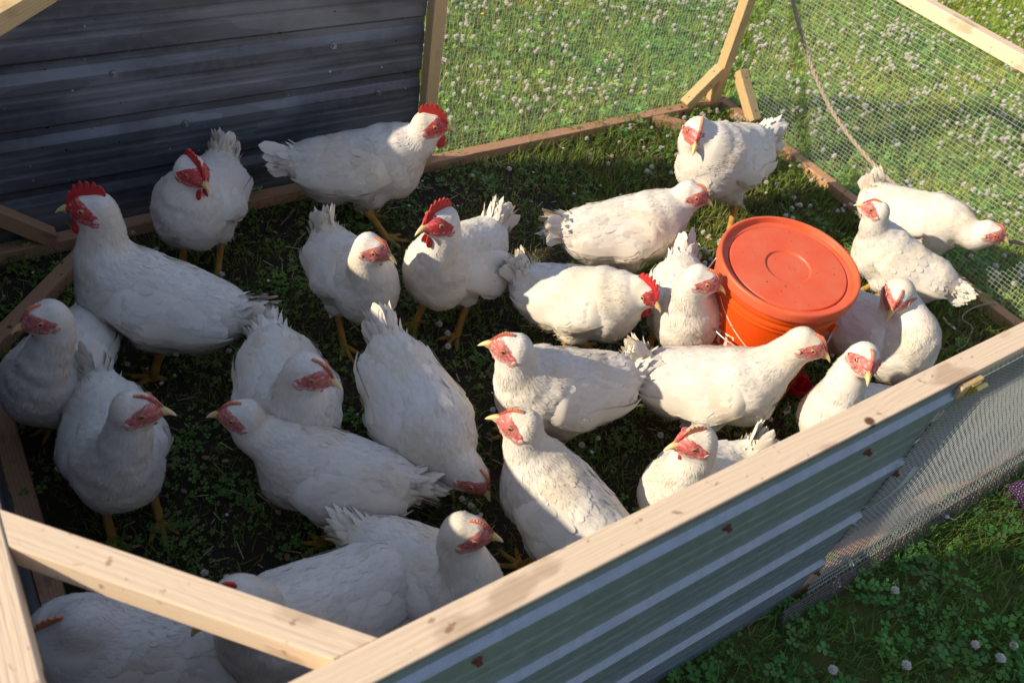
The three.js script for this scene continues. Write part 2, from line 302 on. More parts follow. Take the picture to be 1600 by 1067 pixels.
// corner braces
const inset = 0.0015;
function mitred(pts, yTop, mat) { // a diagonal brace whose ends are sawn flush with the two rails
  const sh = new THREE.Shape(); pts.forEach(([x, z], i) => i ? sh.lineTo(x, -z) : sh.moveTo(x, -z)); sh.closePath();
  const b = 0.0016, g = new THREE.ExtrudeGeometry(sh, { depth: T - 2 * b, bevelEnabled: true, bevelThickness: b, bevelSize: b, bevelOffset: -b - 0.0006, bevelSegments: 2 }); g.rotateX(-Math.PI / 2).translate(0, yTop - T + b, 0);
  const p = g.attributes.position, uv = g.attributes.uv, d = V(pts[2][0] - pts[1][0], 0, pts[2][1] - pts[1][1]).normalize(); ++beamNo;
  for (let i = 0; i < p.count; i++) { const u = p.getX(i) * d.x + p.getZ(i) * d.z, v = -p.getX(i) * d.z + p.getZ(i) * d.x; uv.setXY(i, u / 1.2 + beamNo * 0.31, (v + p.getY(i)) / 0.24 + beamNo * 0.07); }
  return mesh('corner_brace', g, mat, pen);
}
mitred([[X0, 1.1966], [X0, 1.247], [-2.158, Z1], [-2.1095, Z1]], H - inset, M.pale);
mitred([[X0, 0.252], [X0, 0.302], [-2.085, 0], [-2.135, 0]], H - inset, M.yellow);
mitred([[X0, 0.255], [X0, 0.308], [-2.085, 0], [-2.138, 0]], yB + hT - inset, M.dirty);
mitred([[0, 0.335], [0, 0.282], [-0.282, 0], [-0.335, 0]], yB + hT - inset, M.dirty);
beam('corner_brace', V(-0.165, 0.040, -hT + 0.002), V(-0.045, 0.160, -hT + 0.002), M.yellow, { nails: [[0.06, hT, 0], [-0.06, hT, 0], [0.02, 0, hT, 1.57]] });
beam('corner_brace', V(hT - 0.002, 0.160, 0.015), V(hT - 0.002, 0.040, 0.150), M.yellow, { nails: [[-0.06, hT, 0], [0.06, hT, 0]] });
beam('corner_brace', V(-2.21, 0.040, -hT + 0.002), V(-2.36, 0.185, -hT + 0.002), M.dirty);

// metal sheets --------------------------------------------------
const spangle = (() => { // galvanised crystals
  const pts = []; for (let i = 0; i < 900; i++) pts.push([rnd(), rnd(), rnd()]);
  const G = 28, cells = {}; pts.forEach((p) => { const k = Math.floor(p[0] * G) + ',' + Math.floor(p[1] * G); (cells[k] ??= []).push(p); });
  return (u, v) => { let b = 9, val = 0; const ci = Math.floor(u * G), cj = Math.floor(v * G); for (let i = -1; i < 2; i++) for (let j = -1; j < 2; j++) for (const p of cells[((ci + i + G) % G) + ',' + ((cj + j + G) % G)] || []) { let dx = Math.abs(u - p[0]), dy = Math.abs(v - p[1]); if (dx > 0.5) dx = 1 - dx; if (dy > 0.5) dy = 1 - dy; const d = dx * dx + dy * dy; if (d < b) { b = d; val = p[2]; } } return val; };
})();
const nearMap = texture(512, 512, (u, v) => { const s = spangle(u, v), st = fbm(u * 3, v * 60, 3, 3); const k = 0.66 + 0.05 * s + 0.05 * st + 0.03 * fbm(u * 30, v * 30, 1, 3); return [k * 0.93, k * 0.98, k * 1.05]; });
const nearRough = texture(256, 256, (u, v) => { const k = 0.38 + 0.06 * spangle(u, v) + 0.05 * fbm(u * 14, v * 14, 2, 3); return [k, k, k]; }, false);
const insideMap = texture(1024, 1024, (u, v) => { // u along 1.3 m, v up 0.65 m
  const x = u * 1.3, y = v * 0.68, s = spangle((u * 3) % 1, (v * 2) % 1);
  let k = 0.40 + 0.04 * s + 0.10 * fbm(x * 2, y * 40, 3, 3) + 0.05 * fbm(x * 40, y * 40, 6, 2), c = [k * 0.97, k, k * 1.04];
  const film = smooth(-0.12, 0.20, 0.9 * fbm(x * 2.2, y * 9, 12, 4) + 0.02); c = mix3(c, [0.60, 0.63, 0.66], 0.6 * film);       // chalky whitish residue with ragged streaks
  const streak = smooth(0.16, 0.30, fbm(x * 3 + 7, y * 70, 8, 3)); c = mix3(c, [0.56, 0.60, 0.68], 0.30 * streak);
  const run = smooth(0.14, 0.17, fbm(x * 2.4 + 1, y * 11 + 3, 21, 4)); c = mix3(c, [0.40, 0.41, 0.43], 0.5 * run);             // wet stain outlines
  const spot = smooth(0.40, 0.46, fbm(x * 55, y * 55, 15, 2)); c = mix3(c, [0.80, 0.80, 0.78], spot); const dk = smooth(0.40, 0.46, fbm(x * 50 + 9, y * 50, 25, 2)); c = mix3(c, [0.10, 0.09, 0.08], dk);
  return c;
});
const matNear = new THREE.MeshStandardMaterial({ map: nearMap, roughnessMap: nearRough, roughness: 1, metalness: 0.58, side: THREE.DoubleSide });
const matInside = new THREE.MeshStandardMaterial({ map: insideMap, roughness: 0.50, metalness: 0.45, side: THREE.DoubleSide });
const RIBS = [0.612, 0.455, 0.302, 0.150];
function sheetProfile() {
  const pts = [[0.648, 0]];
  for (const r of RIBS) pts.push([r + 0.017, 0], [r + 0.008, 0.0085], [r - 0.010, 0.0085], [r - 0.032, 0], [r - 0.055, 0.0], [r - 0.061, 0.0012], [r - 0.067, 0.0012], [r - 0.073, 0], [r - 0.086, 0.0], [r - 0.092, 0.0012], [r - 0.098, 0.0012], [r - 0.104, 0]);
  const out = pts.filter((p) => p[0] > 0.012); out.push([0.012, 0]); return out;
}
function metalSheet(L, name, mat, uvW, uvH, wob) {
  const prof = sheetProfile(), pos = [], uv = [], idx = [], N = 60, Tk = 0.0006; let n = 0;
  const at = (x, y, d) => d + wob * (fbm(x * 1.8 + L, y * 5, 4, 2)) * 2;
  for (let s = 0; s < prof.length - 1; s++) {
    const [ya, da] = prof[s], [yb, db] = prof[s + 1], R = Math.max(1, Math.round(Math.abs(ya - yb) / 0.012));
    for (let r = 0; r < R; r++) { const t0 = r / R, t1 = (r + 1) / R, y0 = ya + (yb - ya) * t0, y1 = ya + (yb - ya) * t1, d0 = da + (db - da) * t0, d1 = da + (db - da) * t1;
      for (let i = 0; i <= N; i++) { const x = i / N * L; pos.push(x, y0, at(x, y0, d0), x, y1, at(x, y1, d1)); uv.push(x / uvW, y0 / uvH, x / uvW, y1 / uvH); if (i < N) { const k = n + i * 2; idx.push(k, k + 1, k + 2, k + 2, k + 1, k + 3); } }
      n += (N + 1) * 2; }
  }
  const front = geoFrom(pos, idx, null, null, uv), back = front.clone(); back.translate(0, 0, -Tk); back.setIndex([...idx].reverse()); back.computeVertexNormals();
  return mesh(name, mergeGeometries([front, back]), mat, pen);
}
const nearSheet = metalSheet(1.232, 'metal_sheet', matNear, 0.30, 0.30, 0.0016); nearSheet.position.set(-2.434, 0, Z1 + T + 0.0025);
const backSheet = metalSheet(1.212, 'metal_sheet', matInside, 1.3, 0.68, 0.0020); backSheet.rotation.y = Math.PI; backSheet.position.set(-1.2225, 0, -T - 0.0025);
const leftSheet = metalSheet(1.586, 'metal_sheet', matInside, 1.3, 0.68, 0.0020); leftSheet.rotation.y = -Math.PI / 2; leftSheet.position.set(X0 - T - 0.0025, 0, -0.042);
const boltGeo = mergeGeometries([new THREE.CylinderGeometry(0.0085, 0.0095, 0.003, 16).rotateX(Math.PI / 2), new THREE.CylinderGeometry(0.0052, 0.0052, 0.008, 6).rotateX(Math.PI / 2).translate(0, 0, 0.0050)]);
for (const [x, y, rusty] of [[-2.02, 0.602, 1], [-1.659, 0.600, 1], [-1.39, 0.601, 1], [-1.213, 0.445, 1], [-1.22, 0.303, 0], [-1.215, 0.135, 1]]) { const b = mesh('bolt', boltGeo, rusty ? M.rust : M.screw, nearSheet); b.position.set(x + 2.434, y, 0.0090); b.rotation.z = x * 9; b.scale.setScalar(0.75); }
for (const [x, y] of [[-1.48, 0.42], [-2.0, 0.42], [-1.35, 0.27], [-1.86, 0.27]]) { const b = mesh('bolt', boltGeo, M.screw, backSheet); b.position.set(-1.2225 - x, y, -0.001); b.rotation.y = Math.PI; }

// wire mesh ------------------------------------------------------
function wireGrid(W, y0, y1, cell, rad, disp) {
  const pos = [], idx = [];
  const bar = (P, n, side) => { // P(t) -> [x,y,z]
    const b0 = pos.length / 3;
    for (let i = 0; i <= n; i++) { const [x, y, z] = P(i / n); for (let q = 0; q < 4; q++) { const a = q * Math.PI / 2 + 0.785, c = Math.cos(a) * rad, s = Math.sin(a) * rad; pos.push(x + (side ? c : 0), y + (side ? 0 : c), z + s); } }
    for (let i = 0; i < n; i++) for (let q = 0; q < 4; q++) { const a = b0 + i * 4 + q, b = b0 + i * 4 + (q + 1) % 4; idx.push(a, b, a + 4, b, b + 4, a + 4); }
  };
  for (let x = cell * 0.5; x < W; x += cell) bar((t) => { const y = y0 + (y1 - y0) * t; return [x + 0.0008 * Math.sin(x * 90 + y * 12), y, disp(x, y)]; }, 18, true);
  for (let y = y0; y <= y1; y += cell) bar((t) => { const x = t * W; return [x, y + 0.0010 * Math.sin(x * 7 + y * 60), disp(x, y) + rad * 1.4]; }, 40, false);
  return geoFrom(pos, idx);
}
const CELL = 0.0127, WR = 0.00043;
const gBack = mesh('wire_mesh', wireGrid(1.21, 0.006, 0.64, CELL, WR, (x, y) => 0.003 * fbm(x * 3, y * 3, 1, 2)), M.wire, pen); gBack.position.set(PX + 0.012, 0, -T - 0.003); gBack.userData.kind = 'stuff';
const gRight = mesh('wire_mesh', wireGrid(1.56, 0.006, 0.64, CELL, WR, (x, y) => 0.004 * fbm(x * 3 + 4, y * 3, 1, 2)), M.wire, pen); gRight.rotation.y = Math.PI / 2; gRight.position.set(T + 0.003, 0, 1.545); gRight.userData.kind = 'stuff';
const flare = (x, y) => 0.004 * fbm(x * 3 + 8, y * 3, 1, 2) + 0.022 * smooth(0.11, 0.0, y) + 0.006 * smooth(0.35, 0.0, y);
const gNear = mesh('wire_mesh', mergeGeometries([wireGrid(1.235, 0.05, 0.64, CELL, 0.00062, flare), wireGrid(1.228, 0.054, 0.64, CELL, 0.00062, (x, y) => flare(x, y) + 0.0035)]), M.wireNear, pen); gNear.position.set(PX - 0.006, 0, Z1 + T + 0.003); gNear.userData.kind = 'stuff';
const gMud = mesh('muddy_mesh_edge', mergeGeometries([wireGrid(1.30, 0.002, 0.06, CELL, 0.0011, flare), wireGrid(1.30, 0.002, 0.06, CELL * 0.62, 0.0009, (x, y) => flare(x, y) + 0.005 + 0.003 * fbm(x * 20, y * 20, 3, 2))]), M.wireDirty, pen); gMud.position.set(PX - 0.07, 0, Z1 + T + 0.0035); gMud.userData.kind = 'stuff';
{ // torn strands folded back over the metal edge
  const gs = []; for (let i = 0; i < 6; i++) { const o = i * 0.0042; gs.push(new THREE.TubeGeometry(new THREE.CatmullRomCurve3([V(-1.205 + o * 0.4, 0.475, 1.567 + o * 0.2), V(-1.222 + o, 0.445, 1.572), V(-1.236 + o, 0.395, 1.566), V(-1.238 + o * 1.2, 0.362, 1.552)]), 10, 0.0010, 5)); }
  mesh('torn_mesh_strands', mergeGeometries(gs), M.wire, pen);
}
{ // latch
  const l = group('latch', pen); const blk = mesh('latch_block', new RoundedBoxGeometry(0.056, 0.024, 0.010, 2, 0.003), M.yellow, l); blk.position.set(-1.172, 0.630, Z1 + T + 0.0068);
  const plate = mesh('latch_plate', new RoundedBoxGeometry(0.022, 0.024, 0.0025, 2, 0.001), M.brass, l); plate.position.set(-1.168, 0.630, Z1 + T + 0.0135);
  const barrel = mesh('latch_barrel', new THREE.CylinderGeometry(0.0045, 0.0045, 0.026, 14).rotateZ(Math.PI / 2), M.brass, l); barrel.position.set(-1.160, 0.634, Z1 + T + 0.018);
}

// ---------------------------------------------------------------- rope, twine
function strandRope(curve, n, R, r, twist, mat) {
  const gs = [], N = n, fr = curve.computeFrenetFrames(N, false);
  for (let s = 0; s < 3; s++) { const pts = []; for (let i = 0; i <= N; i++) { const p = curve.getPointAt(i / N), a = i * twist + s * 2.094; pts.push(p.addScaledVector(fr.normals[i], Math.cos(a) * R).addScaledVector(fr.binormals[i], Math.sin(a) * R)); } gs.push(new THREE.TubeGeometry(new THREE.CatmullRomCurve3(pts), N, r, 6)); }
  return mergeGeometries(gs);
}
const hemp = new THREE.MeshStandardMaterial({ color: new THREE.Color(0.44, 0.33, 0.23), roughness: 0.95, bumpMap: woodBump, bumpScale: 0.001 });
{
  const c = new THREE.CatmullRomCurve3([V(0.05, 0.63, -0.035), V(0.06, 0.54, 0.02), V(0.06, 0.44, 0.087), V(0.06, 0.354, 0.178), V(0.06, 0.272, 0.282), V(0.06, 0.203, 0.406), V(0.06, 0.158, 0.545), V(0.06, 0.135, 0.663), V(0.06, 0.122, 0.814), V(0.06, 0.146, 0.94), V(0.06, 0.212, 1.117), V(0.06, 0.36, 1.33), V(0.055, 0.60, 1.53)]);
  tag(mesh('rope', strandRope(c, 420, 0.0034, 0.0036, 0.42, hemp), hemp, scene), 'thick tan rope hanging in a curve along the right mesh side', 'rope');
  const t = new THREE.CatmullRomCurve3([V(-0.52, 0.006, 1.11), V(-0.43, 0.010, 1.14), V(-0.334, 0.020, 1.173), V(-0.2405, 0.022, 1.2325), V(-0.169, 0.020, 1.219), V(-0.119, 0.024, 1.191), V(-0.127, 0.030, 1.160), V(-0.066, 0.038, 1.148), V(0.0, 0.042, 1.160), V(0.02, 0.042, 1.168)]);
  tag(mesh('twine', new THREE.TubeGeometry(t, 120, 0.0026, 6), hemp, scene), 'thin brown twine curling over the grass to the right bottom rail', 'twine');
}

// ---------------------------------------------------------------- bucket
{
  const bx = -0.868, bz = 1.022, b = group('bucket'); b.position.set(bx, 0.012, bz); b.quaternion.setFromAxisAngle(V(0.49, 0, 0.87).normalize(), 4.5 * D2R);   // stands a little askew
  tag(b, 'orange plastic bucket with a closed lid and white lettering standing on the grass', 'bucket');
  const S = (a) => a.map(([r, y]) => new THREE.Vector2(r, y));
  const cv = document.createElement('canvas'); cv.width = 2048; cv.height = 768; const c = cv.getContext('2d');
  c.fillStyle = '#d84e0b'; c.fillRect(0, 0, 2048, 768);
  { const R = 0.120 * 2296; c.translate(1024, 342); c.rotate(-13 * D2R);                 // the print is a little askew; 2296 px per metre
    c.strokeStyle = '#f4d9cd'; c.lineWidth = 7; c.beginPath(); c.moveTo(-R, 0); c.lineTo(0, -R); c.lineTo(R, 0); c.lineTo(0, R); c.closePath(); c.stroke();
    c.fillStyle = '#f4d9cd'; c.textAlign = 'center'; c.textBaseline = 'middle'; c.font = 'bold 92px serif'; c.fillText('THE', 0, -104); c.font = 'bold 122px serif'; c.fillText('HOME', 0, 0); c.fillText('DEPOT', 0, 108);
    c.fillStyle = '#d84e0b'; for (const y of [-104, 0, 108]) c.fillRect(-230, y - 3, 460, 5); }
  const tex = new THREE.CanvasTexture(cv); tex.colorSpace = THREE.SRGBColorSpace; tex.wrapS = THREE.RepeatWrapping; tex.magFilter = THREE.LinearFilter;
  const lidSheenMap = texture(512, 512, (u, v) => { const n = fbm(u * 5, v * 5, 3, 5), s = smooth(0.36, 0.44, fbm(u * 45, v * 45, 8, 2)), scr = smooth(0.36, 0.42, fbm(u * 6, v * 50, 4, 3)); let q = mix3([0.86, 0.34, 0.18], [0.86, 0.43, 0.30], clamp(0.5 + n)); q = mix3(q, [0.62, 0.25, 0.14], 0.5 * scr); return mix3(q, [0.20, 0.10, 0.06], s); });  // sky sheen painted into the lid as pinker orange, plus specks and scratches
  const wallM = new THREE.MeshPhysicalMaterial({ map: tex, roughness: 0.38, side: THREE.DoubleSide });
  const ringM = new THREE.MeshPhysicalMaterial({ color: new THREE.Color(0.68, 0.085, 0.005), roughness: 0.36 });
  const lidM = new THREE.MeshPhysicalMaterial({ map: lidSheenMap, roughness: 0.46, specularIntensity: 1 });
  const wall = new THREE.LatheGeometry(S([[0.0, 0.004], [0.126, 0.004], [0.130, 0.008], [0.131, 0.016], [0.1425, 0.288]]), 96);
  { const p = wall.attributes.position, uv = wall.attributes.uv; for (let i = 0; i < p.count; i++) uv.setXY(i, uv.getX(i) - 0.2056, clamp(p.getY(i) / 0.334)); }
  mesh('bucket_wall', wall, wallM, b);
  mesh('bucket_rings', new THREE.LatheGeometry(S([[0.1425, 0.2882], [0.1455, 0.290], [0.146, 0.296], [0.1440, 0.298], [0.1440, 0.300], [0.1475, 0.302], [0.1478, 0.310], [0.1450, 0.314], [0.1450, 0.318], [0.1490, 0.322], [0.1495, 0.334], [0.147, 0.338], [0.147, 0.345]]), 96), ringM, b);
  const lid = mesh('lid', new THREE.LatheGeometry(S([[0.150, 0.336], [0.1545, 0.338], [0.156, 0.344], [0.1565, 0.358], [0.1555, 0.364], [0.1530, 0.3665], [0.1490, 0.3665], [0.1468, 0.3645], [0.1452, 0.3545], [0.1435, 0.3535], [0.1325, 0.3535], [0.1312, 0.3500], [0.1300, 0.3500], [0.1290, 0.3545], [0.127, 0.3552], [0.090, 0.3565], [0.052, 0.3560], [0.0500, 0.3550], [0.0490, 0.3520], [0.047, 0.3520], [0.004, 0.3520], [0.003, 0.3528], [0, 0.3530]]).reverse(), 128), lidM, b);
  { const p = lid.geometry.attributes.position, uv = lid.geometry.attributes.uv; for (let i = 0; i < p.count; i++) uv.setXY(i, p.getX(i) / 0.32 + 0.5, p.getZ(i) / 0.32 + 0.5 + (p.getY(i) - 0.35) * 3); }
  const bail = new THREE.CatmullRomCurve3([V(0.151, 0.29, 0), V(0.158, 0.26, -0.02), V(0.12, 0.235, -0.118), V(0, 0.225, -0.162), V(-0.12, 0.235, -0.118), V(-0.158, 0.26, -0.02), V(-0.151, 0.29, 0)]);
  const hd = mesh('handle', new THREE.TubeGeometry(bail, 60, 0.0021, 8), M.screw, b); hd.rotation.y = 100 * D2R;
  for (const s of [-1, 1]) { const e = mesh('handle_ear', new THREE.CylinderGeometry(0.010, 0.013, 0.012, 16).rotateZ(Math.PI / 2), ringM, b); const a = 100 * D2R + (s > 0 ? 0 : Math.PI); e.position.set(Math.cos(a) * 0.149, 0.29, -Math.sin(a) * 0.149); e.rotation.y = a; }
  const red = new THREE.MeshPhysicalMaterial({ color: new THREE.Color(0.55, 0.012, 0.010), roughness: 0.35 });
  const cup = mesh('drinker_cup', mergeGeometries([new THREE.LatheGeometry(S([[0.0, 0.0], [0.018, 0.002], [0.026, 0.014], [0.029, 0.034], [0.0265, 0.034], [0.023, 0.014], [0.0, 0.008]]), 28), new THREE.CylinderGeometry(0.008, 0.008, 0.05, 12).translate(-0.0, 0.04, 0), new THREE.BoxGeometry(0.03, 0.012, 0.012).translate(-0.02, 0.055, 0)]), red, b);
  cup.position.set(0.148 * Math.cos(60 * D2R), 0.012, 0.148 * Math.sin(60 * D2R)); cup.rotation.y = -60 * D2R;
}

// ---------------------------------------------------------------- shoe at the right edge
{
  const s = group('shoe'); tag(s, 'purple shoe with small white dots in the shaded grass at the right edge', 'shoe');
  const g = new THREE.SphereGeometry(1, 48, 32), p = g.attributes.position;
  for (let i = 0; i < p.count; i++) { let x = p.getX(i), y = p.getY(i), z = p.getZ(i); const wid = 0.040 + 0.006 * Math.sin((x + 1) * 2.2), hgt = x < -0.2 ? 0.040 : 0.040 + 0.028 * smooth(-0.2, 0.5, x); p.setXYZ(i, x * 0.115, Math.max(y, -0.35) * hgt + 0.022, z * wid); }
  const dotTex = texture(512, 512, (u, v) => { const a = u * 30, b = v * 18, r = Math.floor(b), x = a + (r % 2) * 0.5 - Math.floor(a + (r % 2) * 0.5) - 0.5, y = b - r - 0.5; return Math.hypot(x * 1.2, y) < 0.20 ? [0.80, 0.74, 0.80] : [0.32 + 0.04 * fbm(u * 60, v * 60), 0.15, 0.33]; });
  const u2 = g.attributes.uv; for (let i = 0; i < p.count; i++) { const a = Math.atan2(p.getY(i) - 0.02, p.getZ(i)); u2.setXY(i, p.getX(i) / 0.25 + 0.5, a / 3.1416); }
  g.computeVertexNormals();
  mesh('upper', g, new THREE.MeshStandardMaterial({ map: dotTex, roughness: 0.8 }), s);
  const so = new THREE.CylinderGeometry(1, 1, 1, 40); so.scale(0.117, 0.012, 0.044).translate(0, 0.006, 0); mesh('sole', so, new THREE.MeshStandardMaterial({ color: new THREE.Color(0.16, 0.07, 0.15), roughness: 0.9 }), s);
  s.position.set(-0.463, 0.012, 1.668); s.rotation.y = -41 * D2R;
}

// ---------------------------------------------------------------- hens
const smin = (a, b, k) => { const h = Math.max(k - Math.abs(a - b), 0) / k; return Math.min(a, b) - h * h * k * 0.25; };
const ell = (cx, cy, cz, rx, ry, rz, k = 0.03, pit = 0) => ({ t: 0, cx, cy, cz, rx, ry, rz, k, c: Math.cos(pit), s: Math.sin(pit), b: [cx, cy, cz, Math.max(rx, ry, rz)] });
const cap = (a, b, ra, rb, k = 0.03) => { const dx = b.x - a.x, dy = b.y - a.y, dz = b.z - a.z; return { t: 1, a, ra, rb, dx, dy, dz, l2: dx * dx + dy * dy + dz * dz || 1e-9, k }; };
function evalSdf(prims, x, y, z) {
  let d = 9;
  for (let i = 0; i < prims.length; i++) {
    const p = prims[i]; let e;
    if (p.t === 0) {
      let X = x - p.cx, Y = y - p.cy, Z = z - p.cz; const u = X * p.c + Y * p.s, v = -X * p.s + Y * p.c;
      const ax = u / p.rx, ay = v / p.ry, az = Z / p.rz, k0 = Math.sqrt(ax * ax + ay * ay + az * az), bx = ax / p.rx, by = ay / p.ry, bz = az / p.rz, k1 = Math.sqrt(bx * bx + by * by + bz * bz);
      e = k1 > 1e-6 ? k0 * (k0 - 1) / k1 : -Math.min(p.rx, p.ry, p.rz);
    } else {
      const X = x - p.a.x, Y = y - p.a.y, Z = z - p.a.z; let t = (X * p.dx + Y * p.dy + Z * p.dz) / p.l2; t = t < 0 ? 0 : t > 1 ? 1 : t;
      const qx = X - p.dx * t, qy = Y - p.dy * t, qz = Z - p.dz * t; e = Math.sqrt(qx * qx + qy * qy + qz * qz) - (p.ra + (p.rb - p.ra) * t);
    }
    d = smin(d, e, p.k);
  }
  if (prims.lump && d < 0.03 && d > -0.03) { const h = prims.head, X = x - h.x, Y = y - h.y, Z = z - h.z, far = smooth(0.0036, 0.0130, X * X + Y * Y + Z * Z); if (far > 0) d -= prims.lump * far * (perlin.noise(x * 24 + prims.sd, y * 27, z * 24) + 0.35 * perlin.noise(x * 55, y * 60 + prims.sd, z * 55)); }
  return d;
}
function gradSdf(prims, x, y, z, o) {
  const h = 0.0012; o.set(evalSdf(prims, x + h, y, z) - evalSdf(prims, x - h, y, z), evalSdf(prims, x, y + h, z) - evalSdf(prims, x, y - h, z), evalSdf(prims, x, y, z + h) - evalSdf(prims, x, y, z - h));
  return o.normalize();
}
function surfaceNets(prims, lo, hi, cell) {
  const nx = Math.ceil((hi[0] - lo[0]) / cell) + 1, ny = Math.ceil((hi[1] - lo[1]) / cell) + 1, nz = Math.ceil((hi[2] - lo[2]) / cell) + 1, F = new Float32Array(nx * ny * nz), I = (i, j, k) => (k * ny + j) * nx + i;
  for (let k = 0; k < nz; k++) for (let j = 0; j < ny; j++) for (let i = 0; i < nx; i++) {
    // skip ahead where the field is far from the surface
    const d = evalSdf(prims, lo[0] + i * cell, lo[1] + j * cell, lo[2] + k * cell); F[I(i, j, k)] = d;
    let n = Math.floor((Math.abs(d) - 0.012) / cell / 1.5); while (n-- > 0 && i + 1 < nx) { i++; F[I(i, j, k)] = d > 0 ? 1 : -1; }
  }
  const vid = new Int32Array(nx * ny * nz).fill(-1), pos = [], nor = [], idx = [], g = V();
  for (let k = 0; k < nz - 1; k++) for (let j = 0; j < ny - 1; j++) for (let i = 0; i < nx - 1; i++) {
    let m = 0, sx = 0, sy = 0, sz = 0, c = 0; const f = [];
    for (let q = 0; q < 8; q++) { const v = F[I(i + (q & 1), j + ((q >> 1) & 1), k + (q >> 2))]; f.push(v); if (v < 0) m |= 1 << q; }
    if (m === 0 || m === 255) continue;
    for (const [a, b] of EDGES) if ((f[a] < 0) !== (f[b] < 0)) { const t = f[a] / (f[a] - f[b]), ax = a & 1, ay = (a >> 1) & 1, az = a >> 2; sx += ax + ((b & 1) - ax) * t; sy += ay + (((b >> 1) & 1) - ay) * t; sz += az + ((b >> 2) - az) * t; c++; }
    let x = lo[0] + (i + sx / c) * cell, y = lo[1] + (j + sy / c) * cell, z = lo[2] + (k + sz / c) * cell;
    for (let it = 0; it < 2; it++) { const d = evalSdf(prims, x, y, z); gradSdf(prims, x, y, z, g); x -= g.x * d; y -= g.y * d; z -= g.z * d; }
    gradSdf(prims, x, y, z, g); vid[I(i, j, k)] = pos.length / 3; pos.push(x, y, z); nor.push(g.x, g.y, g.z);
  }
  const quad = (a, b, c, d, flip) => { if (a < 0 || b < 0 || c < 0 || d < 0) return; flip ? idx.push(a, c, b, a, d, c) : idx.push(a, b, c, a, c, d); };
  for (let k = 1; k < nz - 1; k++) for (let j = 1; j < ny - 1; j++) for (let i = 1; i < nx - 1; i++) {
    const s = F[I(i, j, k)] < 0;
    if (s !== F[I(i + 1, j, k)] < 0) quad(vid[I(i, j - 1, k - 1)], vid[I(i, j, k - 1)], vid[I(i, j, k)], vid[I(i, j - 1, k)], !s);
    if (s !== F[I(i, j + 1, k)] < 0) quad(vid[I(i - 1, j, k - 1)], vid[I(i - 1, j, k)], vid[I(i, j, k)], vid[I(i, j, k - 1)], !s);
    if (s !== F[I(i, j, k + 1)] < 0) quad(vid[I(i - 1, j - 1, k)], vid[I(i, j - 1, k)], vid[I(i, j, k)], vid[I(i - 1, j, k)], !s);
  }
  return { pos, nor, idx };
}
const EDGES = [[0, 1], [2, 3], [4, 5], [6, 7], [0, 2], [1, 3], [4, 6], [5, 7], [0, 4], [1, 5], [2, 6], [3, 7]];

function taperTube(pts, radii, seg = 8) { // closed tapered tube, returns {pos, nor, idx}
  const c = new THREE.CatmullRomCurve3(pts), N = (pts.length - 1) * 4, fr = c.computeFrenetFrames(N, false), pos = [], idx = [];
  for (let i = 0; i <= N; i++) { const t = i / N, f = t * (radii.length - 1), k = Math.min(radii.length - 2, Math.floor(f)), r = radii[k] + (radii[k + 1] - radii[k]) * (f - k), p = c.getPoint(t); for (let q = 0; q < seg; q++) { const a = q / seg * 6.28318; pos.push(p.x + (fr.normals[i].x * Math.cos(a) + fr.binormals[i].x * Math.sin(a)) * r, p.y + (fr.normals[i].y * Math.cos(a) + fr.binormals[i].y * Math.sin(a)) * r, p.z + (fr.normals[i].z * Math.cos(a) + fr.binormals[i].z * Math.sin(a)) * r); } }
  for (let i = 0; i < N; i++) for (let q = 0; q < seg; q++) { const a = i * seg + q, b = i * seg + (q + 1) % seg; idx.push(a, b, a + seg, b, b + seg, a + seg); }
  return geoFrom(pos, idx);
}
class Cards { // overlapping feathers
  constructor() { this.pos = []; this.idx = []; this.col = []; }
  add(p, n, dir, len, wid, { lift = 0.002, base = 0, prims = null, col = [0.8, 0.78, 0.73], round = 1, camber = 0.14, droop = 0, follow = 1, rag = 0 }) {
    const side = dir.clone().cross(n).normalize(), b = this.pos.length / 3, rows = [[0, 0.62], [0.42, 1], [0.74, 0.92 * round + 0.6 * (1 - round)], [0.93, 0.55 * round + 0.25 * (1 - round)]];
    const q = V(), cen = (t) => { q.copy(p).addScaledVector(dir, len * t); if (prims) { const d = evalSdf(prims, q.x, q.y, q.z); q.addScaledVector(n, -clamp(d, -0.012, 0.030) * follow); } q.addScaledVector(n, base + lift * t); q.y -= droop * t * t; return q; };
    for (const [t, w] of rows) { const c = cen(t); for (const s of [-1, 0, 1]) { this.pos.push(c.x + side.x * wid * w * s + (s ? -n.x * camber * wid : 0), c.y + side.y * wid * w * s + (s ? -n.y * camber * wid : 0), c.z + side.z * wid * w * s + (s ? -n.z * camber * wid : 0)); const k = 1 - 0.0 * t; this.col.push(col[0] * k, col[1] * k, col[2] * k); } }
    const c = cen(1 + rag); this.pos.push(c.x, c.y, c.z); this.col.push(...col);
    for (const r of [0, 3, 6]) for (const s of [0, 1]) { const a = b + r + s; this.idx.push(a, a + 1, a + 3, a + 1, a + 4, a + 3); }
    this.idx.push(b + 9, b + 10, b + 12, b + 10, b + 11, b + 12);
  }
  get geo() { return geoFrom(this.pos, this.idx, this.col); }
}
const WHITE = [0.73, 0.70, 0.64], CREAM = [0.70, 0.62, 0.49], DIRT = [0.40, 0.30, 0.20];
const eyeGeo = colored(new THREE.SphereGeometry(0.0064, 20, 14).rotateX(Math.PI / 2), (x, y, z) => { const a = Math.acos(clamp(z / 0.0064, -1, 1)) * 57.3; return a < 27 ? [0.008, 0.007, 0.006] : a < 52 ? [0.48, 0.30, 0.06] : [0.10, 0.04, 0.03]; });

